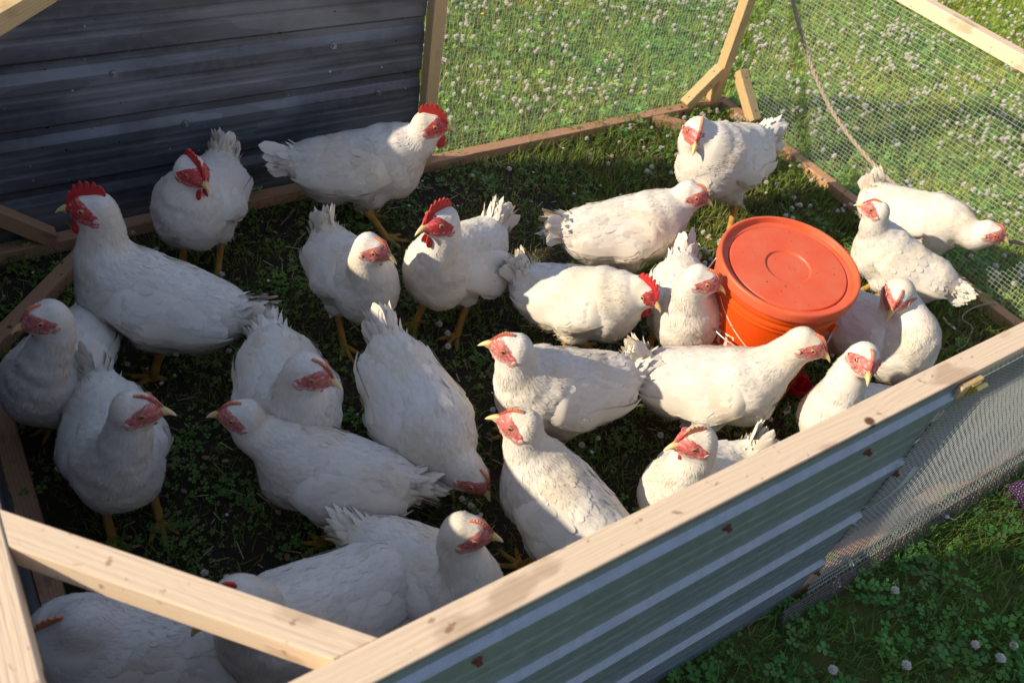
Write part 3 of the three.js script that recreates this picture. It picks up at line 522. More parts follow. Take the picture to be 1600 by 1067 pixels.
function makeHen(o) { // o: x, z, heading, scale, head [fwd, up, side], head yaw and pitch, tail angle, comb 0..2
  const hen = group('white_hen'); hen.position.set(o.x, 0, o.z); hen.rotation.y = o.heading * D2R; hen.scale.setScalar(o.scale);
  tag(hen, o.label, 'chicken');
  const sd = rr(0, 90), pitch = (o.pitch ?? 13) * D2R, ph = (x, y, z = 0) => { const X = x, Y = y - 0.2; return V(X * Math.cos(pitch) - Y * Math.sin(pitch), 0.213 + X * Math.sin(pitch) + Y * Math.cos(pitch), z); };
  const E = (x, y, z, rx, ry, rz, k) => { const p = ph(x, y, z); return ell(p.x, p.y, p.z, rx, ry, rz, k, pitch); };
  const hw = o.head, yaw = o.yaw * D2R, hp = o.hpitch * D2R, Hd = V(hw[0], hw[1], hw[2]);
  const hf = V(Math.cos(yaw) * Math.cos(hp), Math.sin(hp), -Math.sin(yaw) * Math.cos(hp)), hs = V(Math.sin(yaw), 0, Math.cos(yaw)), hu = hs.clone().cross(hf).normalize();
  const HL = (x, y, z) => Hd.clone().addScaledVector(hf, x).addScaledVector(hu, y).addScaledVector(hs, z);
  const ta = o.tail * D2R, tl = o.tailLen ?? 1, ty = (o.tailYaw ?? 0) * D2R, T0 = ph(-0.150, 0.232), Td = V(-Math.cos(ta) * Math.cos(ty), Math.sin(ta), Math.sin(ty) * Math.cos(ta)).normalize();
  // neck
  const N0 = ph(0.088, 0.232), Hb = HL(-0.014, -0.026, 0), up = clamp((Hd.y - 0.20) / 0.12), C1 = N0.clone().add(V(0.045, 0.045 * up, hw[2] * 0.2)), C2 = Hb.clone().addScaledVector(hu, -0.045 * up).addScaledVector(hf, -0.05 * (1 - up) - 0.004);
  const neck = new THREE.CubicBezierCurve3(N0, C1, C2, Hb), NR = [0.068, 0.056, 0.0475, 0.0425, 0.039, 0.037], prims = [
    E(0, 0.206, 0, 0.146, 0.090, 0.085, 0.03), E(0.078, 0.192, 0, 0.080, 0.084, 0.078, 0.04), E(0.082, 0.176, 0.034, 0.062, 0.066, 0.043, 0.012), E(0.082, 0.176, -0.034, 0.062, 0.066, 0.043, 0.012),
    E(-0.108, 0.218, 0, 0.078, 0.064, 0.066, 0.04), E(-0.085, 0.168, 0, 0.064, 0.060, 0.070, 0.04),
    cap(T0.clone().addScaledVector(Td, -0.02), T0.clone().addScaledVector(Td, 0.055 * tl), 0.046, 0.020, 0.05),
  ];
  prims.lump = 0.0034; prims.head = Hd; prims.sd = sd; const np = []; for (let i = 0; i <= 5; i++) np.push(neck.getPoint(i / 5)); for (let i = 0; i < 5; i++) prims.push(cap(np[i], np[i + 1], NR[i], NR[i + 1], i ? 0.014 : 0.05));
  const headPrims = [cap(HL(-0.014, 0.008, 0), HL(0.010, 0.010, 0), 0.0255, 0.0205, 0.02), cap(HL(-0.010, -0.008, 0), HL(0.012, -0.008, 0), 0.0315, 0.0255, 0.02), cap(HL(0.008, 0.006, 0), HL(0.038, -0.001, 0), 0.0215, 0.0110, 0.012), cap(HL(0.004, -0.014, 0), HL(0.028, -0.012, 0), 0.0200, 0.0100, 0.012)]; prims.push(...headPrims); const facePrims = [...prims.slice(-headPrims.length - 2)];
  const legs = (o.legs ?? [[rr(0.0, 0.07), 0.052], [rr(-0.01, 0.06), -0.052]]).map(([dx, dz, lift = 0], i) => { const s = i ? -1 : 1, hock = V(-0.022 + dx * 0.45, 0.116 + lift * 0.6, s * 0.050 + (dz - s * 0.052) * 0.4), foot = V(dx + 0.004, 0.010 + lift, dz); prims.push(cap(V(0.0, 0.192, s * 0.046), V(0.006 + dx * 0.3, 0.150, s * 0.049), 0.052, 0.034, 0.03), cap(V(0.006 + dx * 0.3, 0.148, s * 0.049), hock, 0.030, 0.0135, 0.02)); return { hock, foot, s }; });
  // one continuous body: plumage skin, head and legs
  const lo = [-0.30, 0.055, -0.165], hi = [Math.max(0.21, Hd.x + 0.07), Math.max(0.335, Hd.y + 0.06), 0.165]; lo[1] = Math.min(lo[1], Hd.y - 0.06); lo[2] = Math.min(lo[2], Hd.z - 0.06); hi[2] = Math.max(hi[2], Hd.z + 0.06); lo[0] = Math.min(lo[0], Hd.x - 0.08); hi[1] = Math.max(hi[1], T0.y + Td.y * 0.09);
  const sn = surfaceNets(prims, lo, hi, o.cell ?? 0.0068), tint = (x, y, z, w = 0) => { const c = smooth(-0.05, 0.28, fbm(x * 9 + sd, y * 9, z * 9 + sd, 3)); let k = mix3(WHITE, CREAM, 0.35 + 0.65 * c); const dirt = smooth(0.16, 0.42, fbm(x * 20 + sd, y * 20, z * 20 - sd, 4)) * (y < 0.24 ? 1 : 0.4) * (o.dirty ?? 0.8); k = mix3(k, DIRT, 0.75 * dirt); const soil = smooth(0.02, 0.30, fbm(x * 14 + sd, y * 50, z * 14, 4)) * smooth(0.19, 0.13, y); k = mix3(k, [0.44, 0.36, 0.27], 0.6 * soil); const g = 1 + w; return [k[0] * g, k[1] * g, k[2] * g]; };
  const col = []; for (let i = 0; i < sn.pos.length; i += 3) col.push(...tint(sn.pos[i], sn.pos[i + 1], sn.pos[i + 2]));
  const parts = [geoFrom(sn.pos, sn.idx, col, sn.nor)];
  const YEL = o.legCol ?? [0.52, 0.27, 0.045];
  for (const { hock, foot, s } of legs) {
    const gs = [taperTube([hock.clone().add(V(0.002, 0.012, 0)), hock, hock.clone().lerp(foot, 0.5).add(V(0.004, 0, 0)), foot.clone().add(V(0, 0.006, 0))], [0.0115, 0.0110, 0.0092, 0.0105], 10)];
    const fy = (o.footYaw ?? 0) * D2R;
    for (const [a, L] of [[-0.62, 0.052], [0, 0.066], [0.62, 0.052], [Math.PI + s * 0.35, 0.026]]) { const dx = Math.cos(a + fy), dz = Math.sin(a + fy), P = (t, y) => V(foot.x + dx * L * t, y + (foot.y - 0.010), foot.z + dz * L * t); gs.push(taperTube([P(0.02, 0.011), P(0.30, 0.0125), P(0.66, 0.0065), P(0.88, 0.0072), P(1.10, 0.0015)], [0.0078, 0.0068, 0.0060, 0.0046, 0.0012], 8)); }
    for (const g of gs) { colored(g, (x, y, z) => { const n = fbm(x * 60, y * 90, z * 60 + sd, 2), scute = 0.5 + 0.5 * Math.sin(y * 1100); return mix3(YEL, [0.20, 0.10, 0.03], clamp(0.22 + n * 1.3 + 0.12 * scute)); }); parts.push(g); }
  }
  for (const g of parts) g.deleteAttribute('uv');
  mesh('body', mergeGeometries(parts), M.body, hen);
  // plumage
  const wp0 = [], wc0 = [], wi0 = [], cards = new Cards(), g = V(), p = V(), dir = V(), taken = {}, order = []; for (let i = 0; i < sn.pos.length / 3; i++) order.push(i); for (let i = order.length - 1; i > 0; i--) { const j = Math.floor(rnd() * (i + 1)); [order[i], order[j]] = [order[j], order[i]]; }
  const neckS = []; for (let i = 0; i <= 16; i++) neckS.push([neck.getPoint(i / 16), neck.getTangent(i / 16), i / 16]);
  for (const i of order) {
    p.set(sn.pos[i * 3], sn.pos[i * 3 + 1], sn.pos[i * 3 + 2]); g.set(sn.nor[i * 3], sn.nor[i * 3 + 1], sn.nor[i * 3 + 2]);
    const dh = p.distanceTo(Hd), hx = p.clone().sub(Hd), lx = hx.dot(hf), ly = hx.dot(hu), lz = hx.dot(hs);
    if (dh < 0.075 && lx > 0.024 - 0.35 * Math.max(0, ly - 0.012)) continue;                       // bare front of the head
    if (dh < 0.052 && lx > -0.012 && ly < 0.022 + 0.008 * smooth(0.004, 0.014, lx) - 0.6 * Math.max(0, -lx) && ly > -0.020 && Math.abs(lz) > 0.009) continue;      // bare cheek
    if (p.y < 0.112 && Math.hypot(p.x - legs[0].hock.x, p.z - legs[0].hock.z) < 0.018) continue; if (p.y < 0.112 && Math.hypot(p.x - legs[1].hock.x, p.z - legs[1].hock.z) < 0.018) continue;
    let bn = 9, nt = null, nu = 0; for (const [q, t, u] of neckS) { const d = q.distanceTo(p); if (d < bn) { bn = d; nt = t; nu = u; } }
    const onHead = smooth(0.062, 0.040, dh), onNeck = Math.max(onHead, smooth(0.088 - 0.036 * nu, 0.060 - 0.014 * nu, bn) * smooth(-0.02, 0.25, nu));
    const tailNear = smooth(0.10, 0.03, p.distanceTo(T0)), fluff = smooth(0.165, 0.115, p.y) * smooth(0.05, -0.05, p.x) * (1 - onNeck);
    const cell = 0.0112 - 0.0055 * onNeck - 0.0025 * onHead, key = Math.floor(p.x / cell) + ',' + Math.floor(p.y / cell) + ',' + Math.floor(p.z / cell); if (taken[key]) continue; taken[key] = 1;
    dir.set(-1, -0.12 - 0.55 * smooth(0.26, 0.12, p.y), 0).lerp(nt.clone().negate(), onNeck); if (onHead > 0) dir.lerp(hf.clone().negate().addScaledVector(hu, -0.5), onHead); dir.lerp(Td, tailNear * 0.7);
    dir.x += rr(-0.16, 0.16); dir.y += rr(-0.16, 0.16) - 0.25 * fluff; dir.z += rr(-0.16, 0.16); dir.addScaledVector(g, -dir.dot(g)); if (dir.lengthSq() < 0.02) continue; dir.normalize();
    const L = (0.027 - 0.008 * onNeck - 0.010 * onHead + 0.010 * tailNear + 0.006 * fluff) * rr(0.8, 1.25), W = (0.0086 - 0.0046 * onNeck - 0.0012 * onHead - 0.003 * fluff) * rr(0.8, 1.2);
    cards.add(p, g, dir, L, W, { lift: (0.0005 + 0.0020 * rnd() * rnd()) * (1 - 0.4 * onNeck) + fluff * rr(0.0, 0.010), prims, col: tint(p.x, p.y, p.z, rr(-0.07, 0.03)), round: 1 - 0.5 * onNeck, camber: 0.10, rag: fluff * rr(0, 0.3) });
  }
  { // loose barbs that stand off the plumage and soften its outline
    const T = cards.pos.length / 39; for (let k = 0; k < T; k++) for (let rep = 0; rep < (k % 3 ? 1 : 2); rep++) {
      const b = k * 39, u = rr(0.2, 1), a = Math.floor(u * 3) * 9, px = cards.pos[b + a + 3], py = cards.pos[b + a + 4], pz = cards.pos[b + a + 5]; p.set(px, py, pz); { const e = p.clone().sub(Hd), ex = e.dot(hf), ey = e.dot(hu); if (e.length() < 0.06 && ex > -0.012 && ey > -0.020) continue; } gradSdf(prims, px, py, pz, g);
      dir.set(cards.pos[b + 36] - cards.pos[b + 3], cards.pos[b + 37] - cards.pos[b + 4], cards.pos[b + 38] - cards.pos[b + 5]).normalize(); const head = smooth(0.07, 0.04, p.distanceTo(Hd)), low = smooth(0.19, 0.12, py);
      dir.x += rr(-0.55, 0.55); dir.y += rr(-0.55, 0.45); dir.z += rr(-0.55, 0.55); dir.addScaledVector(g, -dir.dot(g)).normalize(); const tilt = rr(0.03, 0.24 + 0.50 * low) * (1 - 0.45 * head), L = rr(0.007, 0.016 + 0.009 * low) * (1 - 0.5 * head), w = rr(0.0004, 0.0009), sdv = dir.clone().cross(g);
      const i0 = wp0.length / 3, c = tint(px, py, pz, rr(-0.02, 0.02)); for (const [t, ww] of [[0, 1], [0.55, 0.8]]) { const q = p.clone().addScaledVector(dir, L * t).addScaledVector(g, L * tilt * Math.pow(t, 0.8)); wp0.push(q.x - sdv.x * w * ww, q.y - sdv.y * w * ww, q.z - sdv.z * w * ww, q.x + sdv.x * w * ww, q.y + sdv.y * w * ww, q.z + sdv.z * w * ww); wc0.push(...c, ...c); }
      const q = p.clone().addScaledVector(dir, L).addScaledVector(g, L * tilt * 0.85); wp0.push(q.x, q.y, q.z); wc0.push(...c); wi0.push(i0, i0 + 1, i0 + 2, i0 + 1, i0 + 3, i0 + 2, i0 + 2, i0 + 3, i0 + 4);
    }
    const o0 = cards.pos.length / 3; for (const v of wp0) cards.pos.push(v); for (const v of wc0) cards.col.push(v); for (const v of wi0) cards.idx.push(v + o0);
  }
  const pl = mesh('plumage', cards.geo, M.plumage, hen); pl.userData.kind = 'stuff';
  // wings
  for (const s of [1, -1]) {
    const w = group('wing', hen), sp = (o.wing?.[s > 0 ? 0 : 1]) ?? 0;
    const wp = (u, v, off) => { // u shoulder to tip, v top (0) to lower edge (1)
      const hgt = 0.066 * Math.pow(Math.sin(Math.PI * (0.17 + 0.75 * u)), 0.75), q = ph(0.085 - 0.250 * u, 0.232 - 0.006 * u + hgt * (1 - 2 * v) * (v > 0.5 ? 1 - 0.15 * u : 0.85)); let z = 0.17 * s, n = 0;
      while (n++ < 70) { const d = evalSdf(prims, q.x, q.y, z); if (d < 0.0008) break; z -= s * Math.max(d * 0.7, 0.0008); if (z * s < 0.030) { z = s * 0.045; break; } }
      q.z = z + s * (off + sp * u * 0.05); q.y -= sp * u * 0.05; return q; };
    const NU = 22, NV = 14, pos = [], idx = [], cl = [];
    for (let i = 0; i <= NU; i++) for (let j = 0; j <= NV; j++) { const u = i / NU, v = j / NV, th = 0.013 * Math.pow(Math.sin(Math.PI * clamp(0.06 + 0.88 * v)), 0.6) * smooth(-0.02, 0.14, u) * (1 - 0.35 * u) + 0.006 * v - 0.006 * (1 - v) * (1 - v) - 0.006 * (1 - smooth(0, 0.12, u)), q = wp(u, v, th * (j === NV ? 0.0 : 1) + (j === NV ? -0.006 : 0)); pos.push(q.x, q.y, q.z); cl.push(...tint(q.x, q.y, q.z)); if (i < NU && j < NV) { const a = i * (NV + 1) + j; s > 0 ? idx.push(a, a + 1, a + NV + 1, a + 1, a + NV + 2, a + NV + 1) : idx.push(a, a + NV + 1, a + 1, a + 1, a + NV + 1, a + NV + 2); } }
    const shell = geoFrom(pos, idx, cl), wc = new Cards(), nA = shell.attributes.normal; wc.pos = [...pos]; wc.idx = [...idx]; wc.col = [...cl];
    const P = (i, j) => V(pos[(i * (NV + 1) + j) * 3], pos[(i * (NV + 1) + j) * 3 + 1], pos[(i * (NV + 1) + j) * 3 + 2]), nn = V();
    for (let i = 1; i < NU - 1; i += 2) for (let j = 1; j < NV; j += 2) { const jj = j + (i % 4 === 1 ? 0 : 1); if (jj >= NV) continue; const k = i * (NV + 1) + jj, a = P(i, jj), b = P(Math.min(NU, i + 3), jj); nn.set(nA.getX(k), nA.getY(k), nA.getZ(k)); if (nn.z * s < 0) nn.negate(); const d = b.sub(a).normalize(); d.y += rr(-0.08, 0.08); d.normalize(); wc.add(a, nn.clone(), d, 0.038 * rr(0.85, 1.15), 0.0098 * rr(0.9, 1.15), { lift: 0.0010, base: 0.0004, col: tint(a.x, a.y, a.z, rr(-0.05, 0.03)), camber: 0.10 }); }
    const cv = mesh('covert_feathers', wc.geo, M.plumage, w); cv.userData.kind = 'stuff';
    for (let f = 0; f < 7; f++) { // folded flight feathers along the lower edge
      const t = f / 6, v0 = 0.62 + 0.36 * t, u0 = 0.22 + 0.10 * (1 - t), len = 14, ps = [], ix = [], cc = [];
      for (let i = 0; i <= len; i++) { const k = i / len, u = u0 + (1.06 - 0.10 * t - u0) * k, v = v0 + (0.50 + 0.30 * t - v0) * k * 0.5, hw2 = 0.135 * Math.pow(1 - Math.pow(2 * clamp(k, 0, 1) - 1, 4), 0.5) * (1 - 0.25 * k) + 0.004; for (const e of [-1, 0, 1]) { const q = wp(clamp(u, 0, 1.06), clamp(v + e * hw2, 0, 1.03), 0.0145 - 0.0016 * f + (e === 1 ? 0.0022 : e === 0 ? 0.0018 : 0) + 0.003 * k); ps.push(q.x, q.y, q.z); const c = tint(q.x, q.y, q.z, e === 1 ? 0.0 : 0.02); cc.push(...mix3(c, CREAM, 0.5)); } if (i < len) { const a = i * 3; for (const e of [0, 1]) s > 0 ? ix.push(a + e, a + e + 1, a + e + 3, a + e + 1, a + e + 4, a + e + 3) : ix.push(a + e, a + e + 3, a + e + 1, a + e + 1, a + e + 3, a + e + 4); } }
      mesh('flight_feather', geoFrom(ps, ix, cc), M.plumage, w);
    }
  }
  // tail
  const tg = group('tail', hen), tsd = V(Math.sin(ty), 0, Math.cos(ty)), tup = tsd.clone().cross(Td).normalize(); if (tup.y < 0 || (Math.abs(tup.y) < 0.2 && tup.x > 0)) tup.negate();
  for (let f = 0; f < 14; f++) {
    const s = f % 2 ? 1 : -1, r = Math.floor(f / 2) / 6, fan = o.fan ?? 1, d = Td.clone().addScaledVector(tsd, s * (0.05 + 0.24 * r * fan)).addScaledVector(tup, (0.10 - 0.38 * r) * fan + rr(-0.04, 0.04)).normalize(), n = tsd.clone().multiplyScalar(s).addScaledVector(tup, 0.9 - 0.4 * r); n.addScaledVector(d, -n.dot(d)).normalize();
    const b0 = T0.clone().addScaledVector(Td, 0.012).addScaledVector(tsd, s * 0.011 * (1 + r)).addScaledVector(tup, 0.020 - 0.028 * r);
    const L = (0.100 - 0.026 * r) * rr(0.86, 1.1) * tl, W = 0.0155 * rr(0.9, 1.1), sd2 = d.clone().cross(n).normalize(), ps = [], ix = [], cc = [], NR3 = 9, bend = rr(-0.006, 0.016);
    for (let i = 0; i <= NR3; i++) { const t = i / NR3, w = W * (0.45 + 0.55 * smooth(0, 0.35, t)) * Math.sqrt(Math.max(0.02, 1 - Math.pow(clamp((t - 0.72) / 0.28), 2))); for (const e of [-1, -0.5, 0, 0.5, 1]) { const jag = Math.abs(e) === 1 ? rr(-0.0012, 0.0012) : 0, q = b0.clone().addScaledVector(d, L * t + (i === NR3 ? rr(-0.003, 0.001) : 0)).addScaledVector(sd2, w * e + jag).addScaledVector(n, 0.003 * t - 0.14 * W * e * e - bend * t * t); q.y -= 0.006 * t * t; ps.push(q.x, q.y, q.z); cc.push(...mix3(tint(q.x, q.y, q.z, 0.02), CREAM, 0.25)); } if (i < NR3) for (let e = 0; e < 4; e++) { const k = i * 5 + e; ix.push(k, k + 1, k + 5, k + 1, k + 6, k + 5); } }
    const c = { geo: geoFrom(ps, ix, cc) };
    mesh('tail_feather', c.geo, M.plumage, tg);
  }
  { const c = new Cards(); for (let k = 0; k < 90; k++) { const a = rr(0, 6.283), n = tsd.clone().multiplyScalar(Math.cos(a)).addScaledVector(tup, Math.sin(a)), t = rr(-0.3, 1), b = T0.clone().addScaledVector(Td, 0.055 * t).addScaledVector(n, 0.036 - 0.016 * clamp(t)), d = Td.clone().addScaledVector(n, rr(0.0, 0.35)).add(V(rr(-0.15, 0.15), rr(-0.25, 0.1), rr(-0.15, 0.15))); d.addScaledVector(n, -0.3 * d.dot(n)).normalize(); c.add(b, n, d, rr(0.030, 0.055), rr(0.006, 0.010), { lift: 0.003, col: tint(b.x, b.y, b.z, rr(-0.04, 0.03)), camber: 0.15, rag: 0.1 }); } const m = mesh('tail_coverts', c.geo, M.plumage, tg); m.userData.kind = 'stuff'; }
  // head: face skin, comb, wattles, beak, eyes
  const inv = new THREE.Matrix4().makeBasis(hf, hu, hs).setPosition(Hd), hg = new THREE.Group(); hg.matrixAutoUpdate = true; hg.position.copy(Hd); hg.quaternion.setFromRotationMatrix(new THREE.Matrix4().makeBasis(hf, hu, hs));
  const place = (m) => { m.position.copy(Hd); m.quaternion.copy(hg.quaternion); hen.add(m); return m; };
  const big = o.comb === 2, mid = o.comb === 1, RED = big ? [0.46, 0.018, 0.020] : mid ? [0.50, 0.045, 0.040] : [0.43, 0.070, 0.055], RED2 = big ? [0.50, 0.09, 0.075] : [0.57, 0.25, 0.21];
  const surf = (x, y, s) => { let z = 0.05 * s, n = 0, q; while (n++ < 60) { q = HL(x, y, z); const d = evalSdf(facePrims, q.x, q.y, q.z); if (d < 0.0003) break; z -= s * Math.max(d * 0.8, 0.0004); if (z * s < 0) { z = 0; break; } } return z; };
  const out = [[0.046, 0.003], [0.044, 0.010], [0.038, 0.0190], [0.030, 0.0290], [0.021, 0.0295], [0.012, 0.0250], [0.002, 0.0190], [-0.006, 0.0110], [-0.014, 0.003], [-0.018, -0.007], [-0.016, -0.018], [-0.007, -0.0225], [0.004, -0.0195], [0.016, -0.0195], [0.030, -0.0160], [0.043, -0.008]].map((q) => V(q[0] * 1.06, q[1] * (big ? 1.12 : 1), 0)), oc = new THREE.CatmullRomCurve3(out, true);
  for (const s of [1, -1]) {
    const ps = [], ix = [], cc = [], NA = 44, NR2 = 12, cx = 0.012, cy = 0.004;
    for (let r = 0; r <= NR2; r++) for (let a = 0; a < NA; a++) { const e = oc.getPoint(a / NA), t = r / NR2, x = cx + (e.x - cx) * t, y = cy + (e.y - cy) * t, bump = 0.0006 * fbm(x * 300, y * 300, sd, 2), z = surf(x, y, s) + s * (0.0016 * (1 - t * t * t) - 0.0004 + bump); ps.push(x, y, z); const k = clamp(0.35 + 1.6 * fbm(x * 170, y * 170, sd + s, 2) + 0.25 * smooth(-0.008, -0.022, y)); let c = mix3(RED, RED2, k); c = mix3(c, WHITE, (big ? 0.5 : 0.7) * smooth(0.10, 0.40, fbm(x * 420 + sd, y * 420, s * 3 + sd, 2) + (y < -0.006 ? 0.12 : -0.10) + 0.18 * t * t)); cc.push(...c); if (r < NR2) { const i0 = r * NA + a, i1 = r * NA + (a + 1) % NA; s > 0 ? ix.push(i0, i0 + NA, i1, i1, i0 + NA, i1 + NA) : ix.push(i0, i1, i0 + NA, i1, i1 + NA, i0 + NA); } }
    place(mesh('face_skin', geoFrom(ps, ix, cc), M.skin));
    const ez = surf(0.0130, 0.0100, s), eye = mesh('eye', eyeGeo, M.eye); eye.position.copy(HL(0.0130, 0.0100, ez - s * 0.0022)); eye.quaternion.copy(hg.quaternion); if (s < 0) eye.rotateY(Math.PI); eye.rotateY(s > 0 ? 0.25 : -0.25); hen.add(eye);
    const lid = new THREE.TorusGeometry(0.0062, 0.0011, 6, 20); const lm = mesh('eyelid', strip(colored(lid, () => mix3(RED, [0.75, 0.45, 0.32], 0.45))), M.skin); lm.position.copy(HL(0.0130, 0.0100, ez + s * 0.0010)); lm.quaternion.copy(hg.quaternion); lm.scale.set(1.08, 0.86, 1); hen.add(lm);
    const ear = new THREE.SphereGeometry(1, 18, 14); colored(ear, (x, y) => mix3([0.74, 0.58, 0.50], RED, smooth(0.0, -0.45, y))); ear.scale(0.0064, 0.0098, 0.0020).rotateX(s * 0.25).translate(-0.0125, -0.0080, surf(-0.0125, -0.0080, s) + s * 0.0004); place(mesh('ear_lobe', strip(ear), M.skin));
    const wz = big ? [0.0125, 0.0195, 0.0040, -0.038] : mid ? [0.0085, 0.013, 0.0034, -0.029] : [0.0070, 0.0080, 0.0030, -0.0245], wat = new THREE.SphereGeometry(1, 18, 14); { const q = wat.attributes.position; for (let i = 0; i < q.count; i++) { const y = q.getY(i); q.setXYZ(i, q.getX(i) * (1 - 0.35 * y) + 0.1 * fbm(y * 3 + sd, s, 1, 2), y, q.getZ(i)); } }
    wat.scale(wz[0], wz[1], wz[2]).rotateX(s * -0.22).translate(big ? 0.031 : 0.028, wz[3], s * 0.0085); wat.computeVertexNormals(); place(mesh('wattle', strip(colored(wat, (x, y, z) => mix3(big ? [0.47, 0.016, 0.016] : [0.52, 0.06, 0.055], RED2, clamp(fbm(x * 200, y * 200, z * 200 + sd, 2))))), M.skin));
  }
  { // comb: a serrated blade along the crown
    const hgt = big ? 0.030 : mid ? 0.018 : 0.0075, x0 = 0.041, x1 = big ? -0.030 : mid ? -0.020 : -0.004, nT = big ? 6 : mid ? 7 : 8, crown = (x) => { let y = 0.06; for (let n = 0; n < 60; n++) { const q = HL(x, y, 0), d = evalSdf(headPrims, q.x, q.y, q.z); if (d < 0.0003 || y < -0.02) break; y -= Math.max(d * 0.8, 0.0004); } return y; };
    const pts = [], bot = [], N = nT * 8; for (let i = 0; i <= N; i++) { const t = i / N, x = x0 + (x1 - x0) * t, tooth = Math.pow(Math.abs(Math.sin(Math.PI * nT * t)), big ? 0.8 : 1), env = big ? Math.pow(Math.sin(Math.PI * clamp(0.10 + 0.82 * t)), 0.55) : Math.pow(Math.sin(Math.PI * clamp(0.06 + 0.88 * t)), 0.8), cr = crown(x), lean = big ? 0.10 * t : 0; pts.push([x - lean * hgt * 0.6, cr + hgt * env * (big ? 0.42 + 0.58 * tooth : 0.70 + 0.30 * tooth) * rr(0.93, 1.03)]); bot.push([x, cr - 0.004]); }
    const sh = new THREE.Shape(); bot.forEach(([x, y], i) => i ? sh.lineTo(x, y) : sh.moveTo(x, y)); pts.reverse().forEach(([x, y]) => sh.lineTo(x, y)); sh.closePath();
    const th = big ? 0.0048 : 0.0040, cg = new THREE.ExtrudeGeometry(sh, { depth: th * 0.5, bevelEnabled: true, bevelSize: 0.0009, bevelThickness: th * 0.25, bevelSegments: 2, steps: 1, curveSegments: 2 }); cg.translate(0, 0, -th * 0.25);
    { const q = cg.attributes.position; for (let i = 0; i < q.count; i++) { const x = q.getX(i), y = q.getY(i); q.setZ(i, q.getZ(i) * (1.5 - 0.7 * smooth(0.02, 0.06, y)) + (o.flop ?? 0.05) * Math.max(0, y - 0.03) + 0.0006 * fbm(x * 200, y * 200, 2, 2)); } cg.computeVertexNormals(); }
    const TIP = big ? [0.52, 0.03, 0.022] : [0.72, 0.30, 0.14]; place(mesh('comb', strip(colored(cg, (x, y) => mix3(RED, TIP, clamp(0.1 + smooth(0.028, 0.046, y) * (big ? 0.5 : 0.9) + fbm(x * 150, y * 150, sd, 2))))), M.skin));
  }
  { // beak
    const mk = (x0, L, y0, ry, rz, hook, tipY, up2) => { const ps = [], ix = [], cc = [], N = 12, S = 16; for (let i = 0; i <= N; i++) { const t = i / N, k = Math.pow(1 - t, 0.62), x = x0 + L * t, yc = y0 + tipY * t - hook * t * t * t; for (let j = 0; j < S; j++) { const a = j / S * 6.28318, sy = Math.sin(a), flat = up2 ? (sy < 0 ? 0.25 : 1) : (sy > 0 ? 0.25 : 1); ps.push(x, yc + sy * ry * k * flat, Math.cos(a) * rz * k); cc.push(...mix3([0.62, 0.37, 0.075], [0.74, 0.60, 0.34], clamp(t * 1.1 - 0.1 + 0.3 * fbm(x * 200, a, sd, 2)))); } if (i < N) for (let j = 0; j < S; j++) { const a = i * S + j, b = i * S + (j + 1) % S; ix.push(a, a + S, b, b, a + S, b + S); } } return geoFrom(ps, ix, cc); };
    const upper = mk(0.035, 0.0345, 0.0005, 0.0128, 0.0100, 0.0100, -0.0030, true), lower = mk(0.035, 0.0235, -0.0078, 0.0062, 0.0082, 0.0, 0.0008, false), nos = strip(colored(new THREE.SphereGeometry(1, 8, 6).scale(0.0030, 0.0012, 0.0014), () => [0.16, 0.08, 0.04]));
    const nn = [1, -1].map((s) => nos.clone().translate(0.0425, 0.0055, s * 0.0078)); place(mesh('beak', mergeGeometries([strip(upper), strip(lower), ...nn]), M.beak));
  }
  return hen;
}

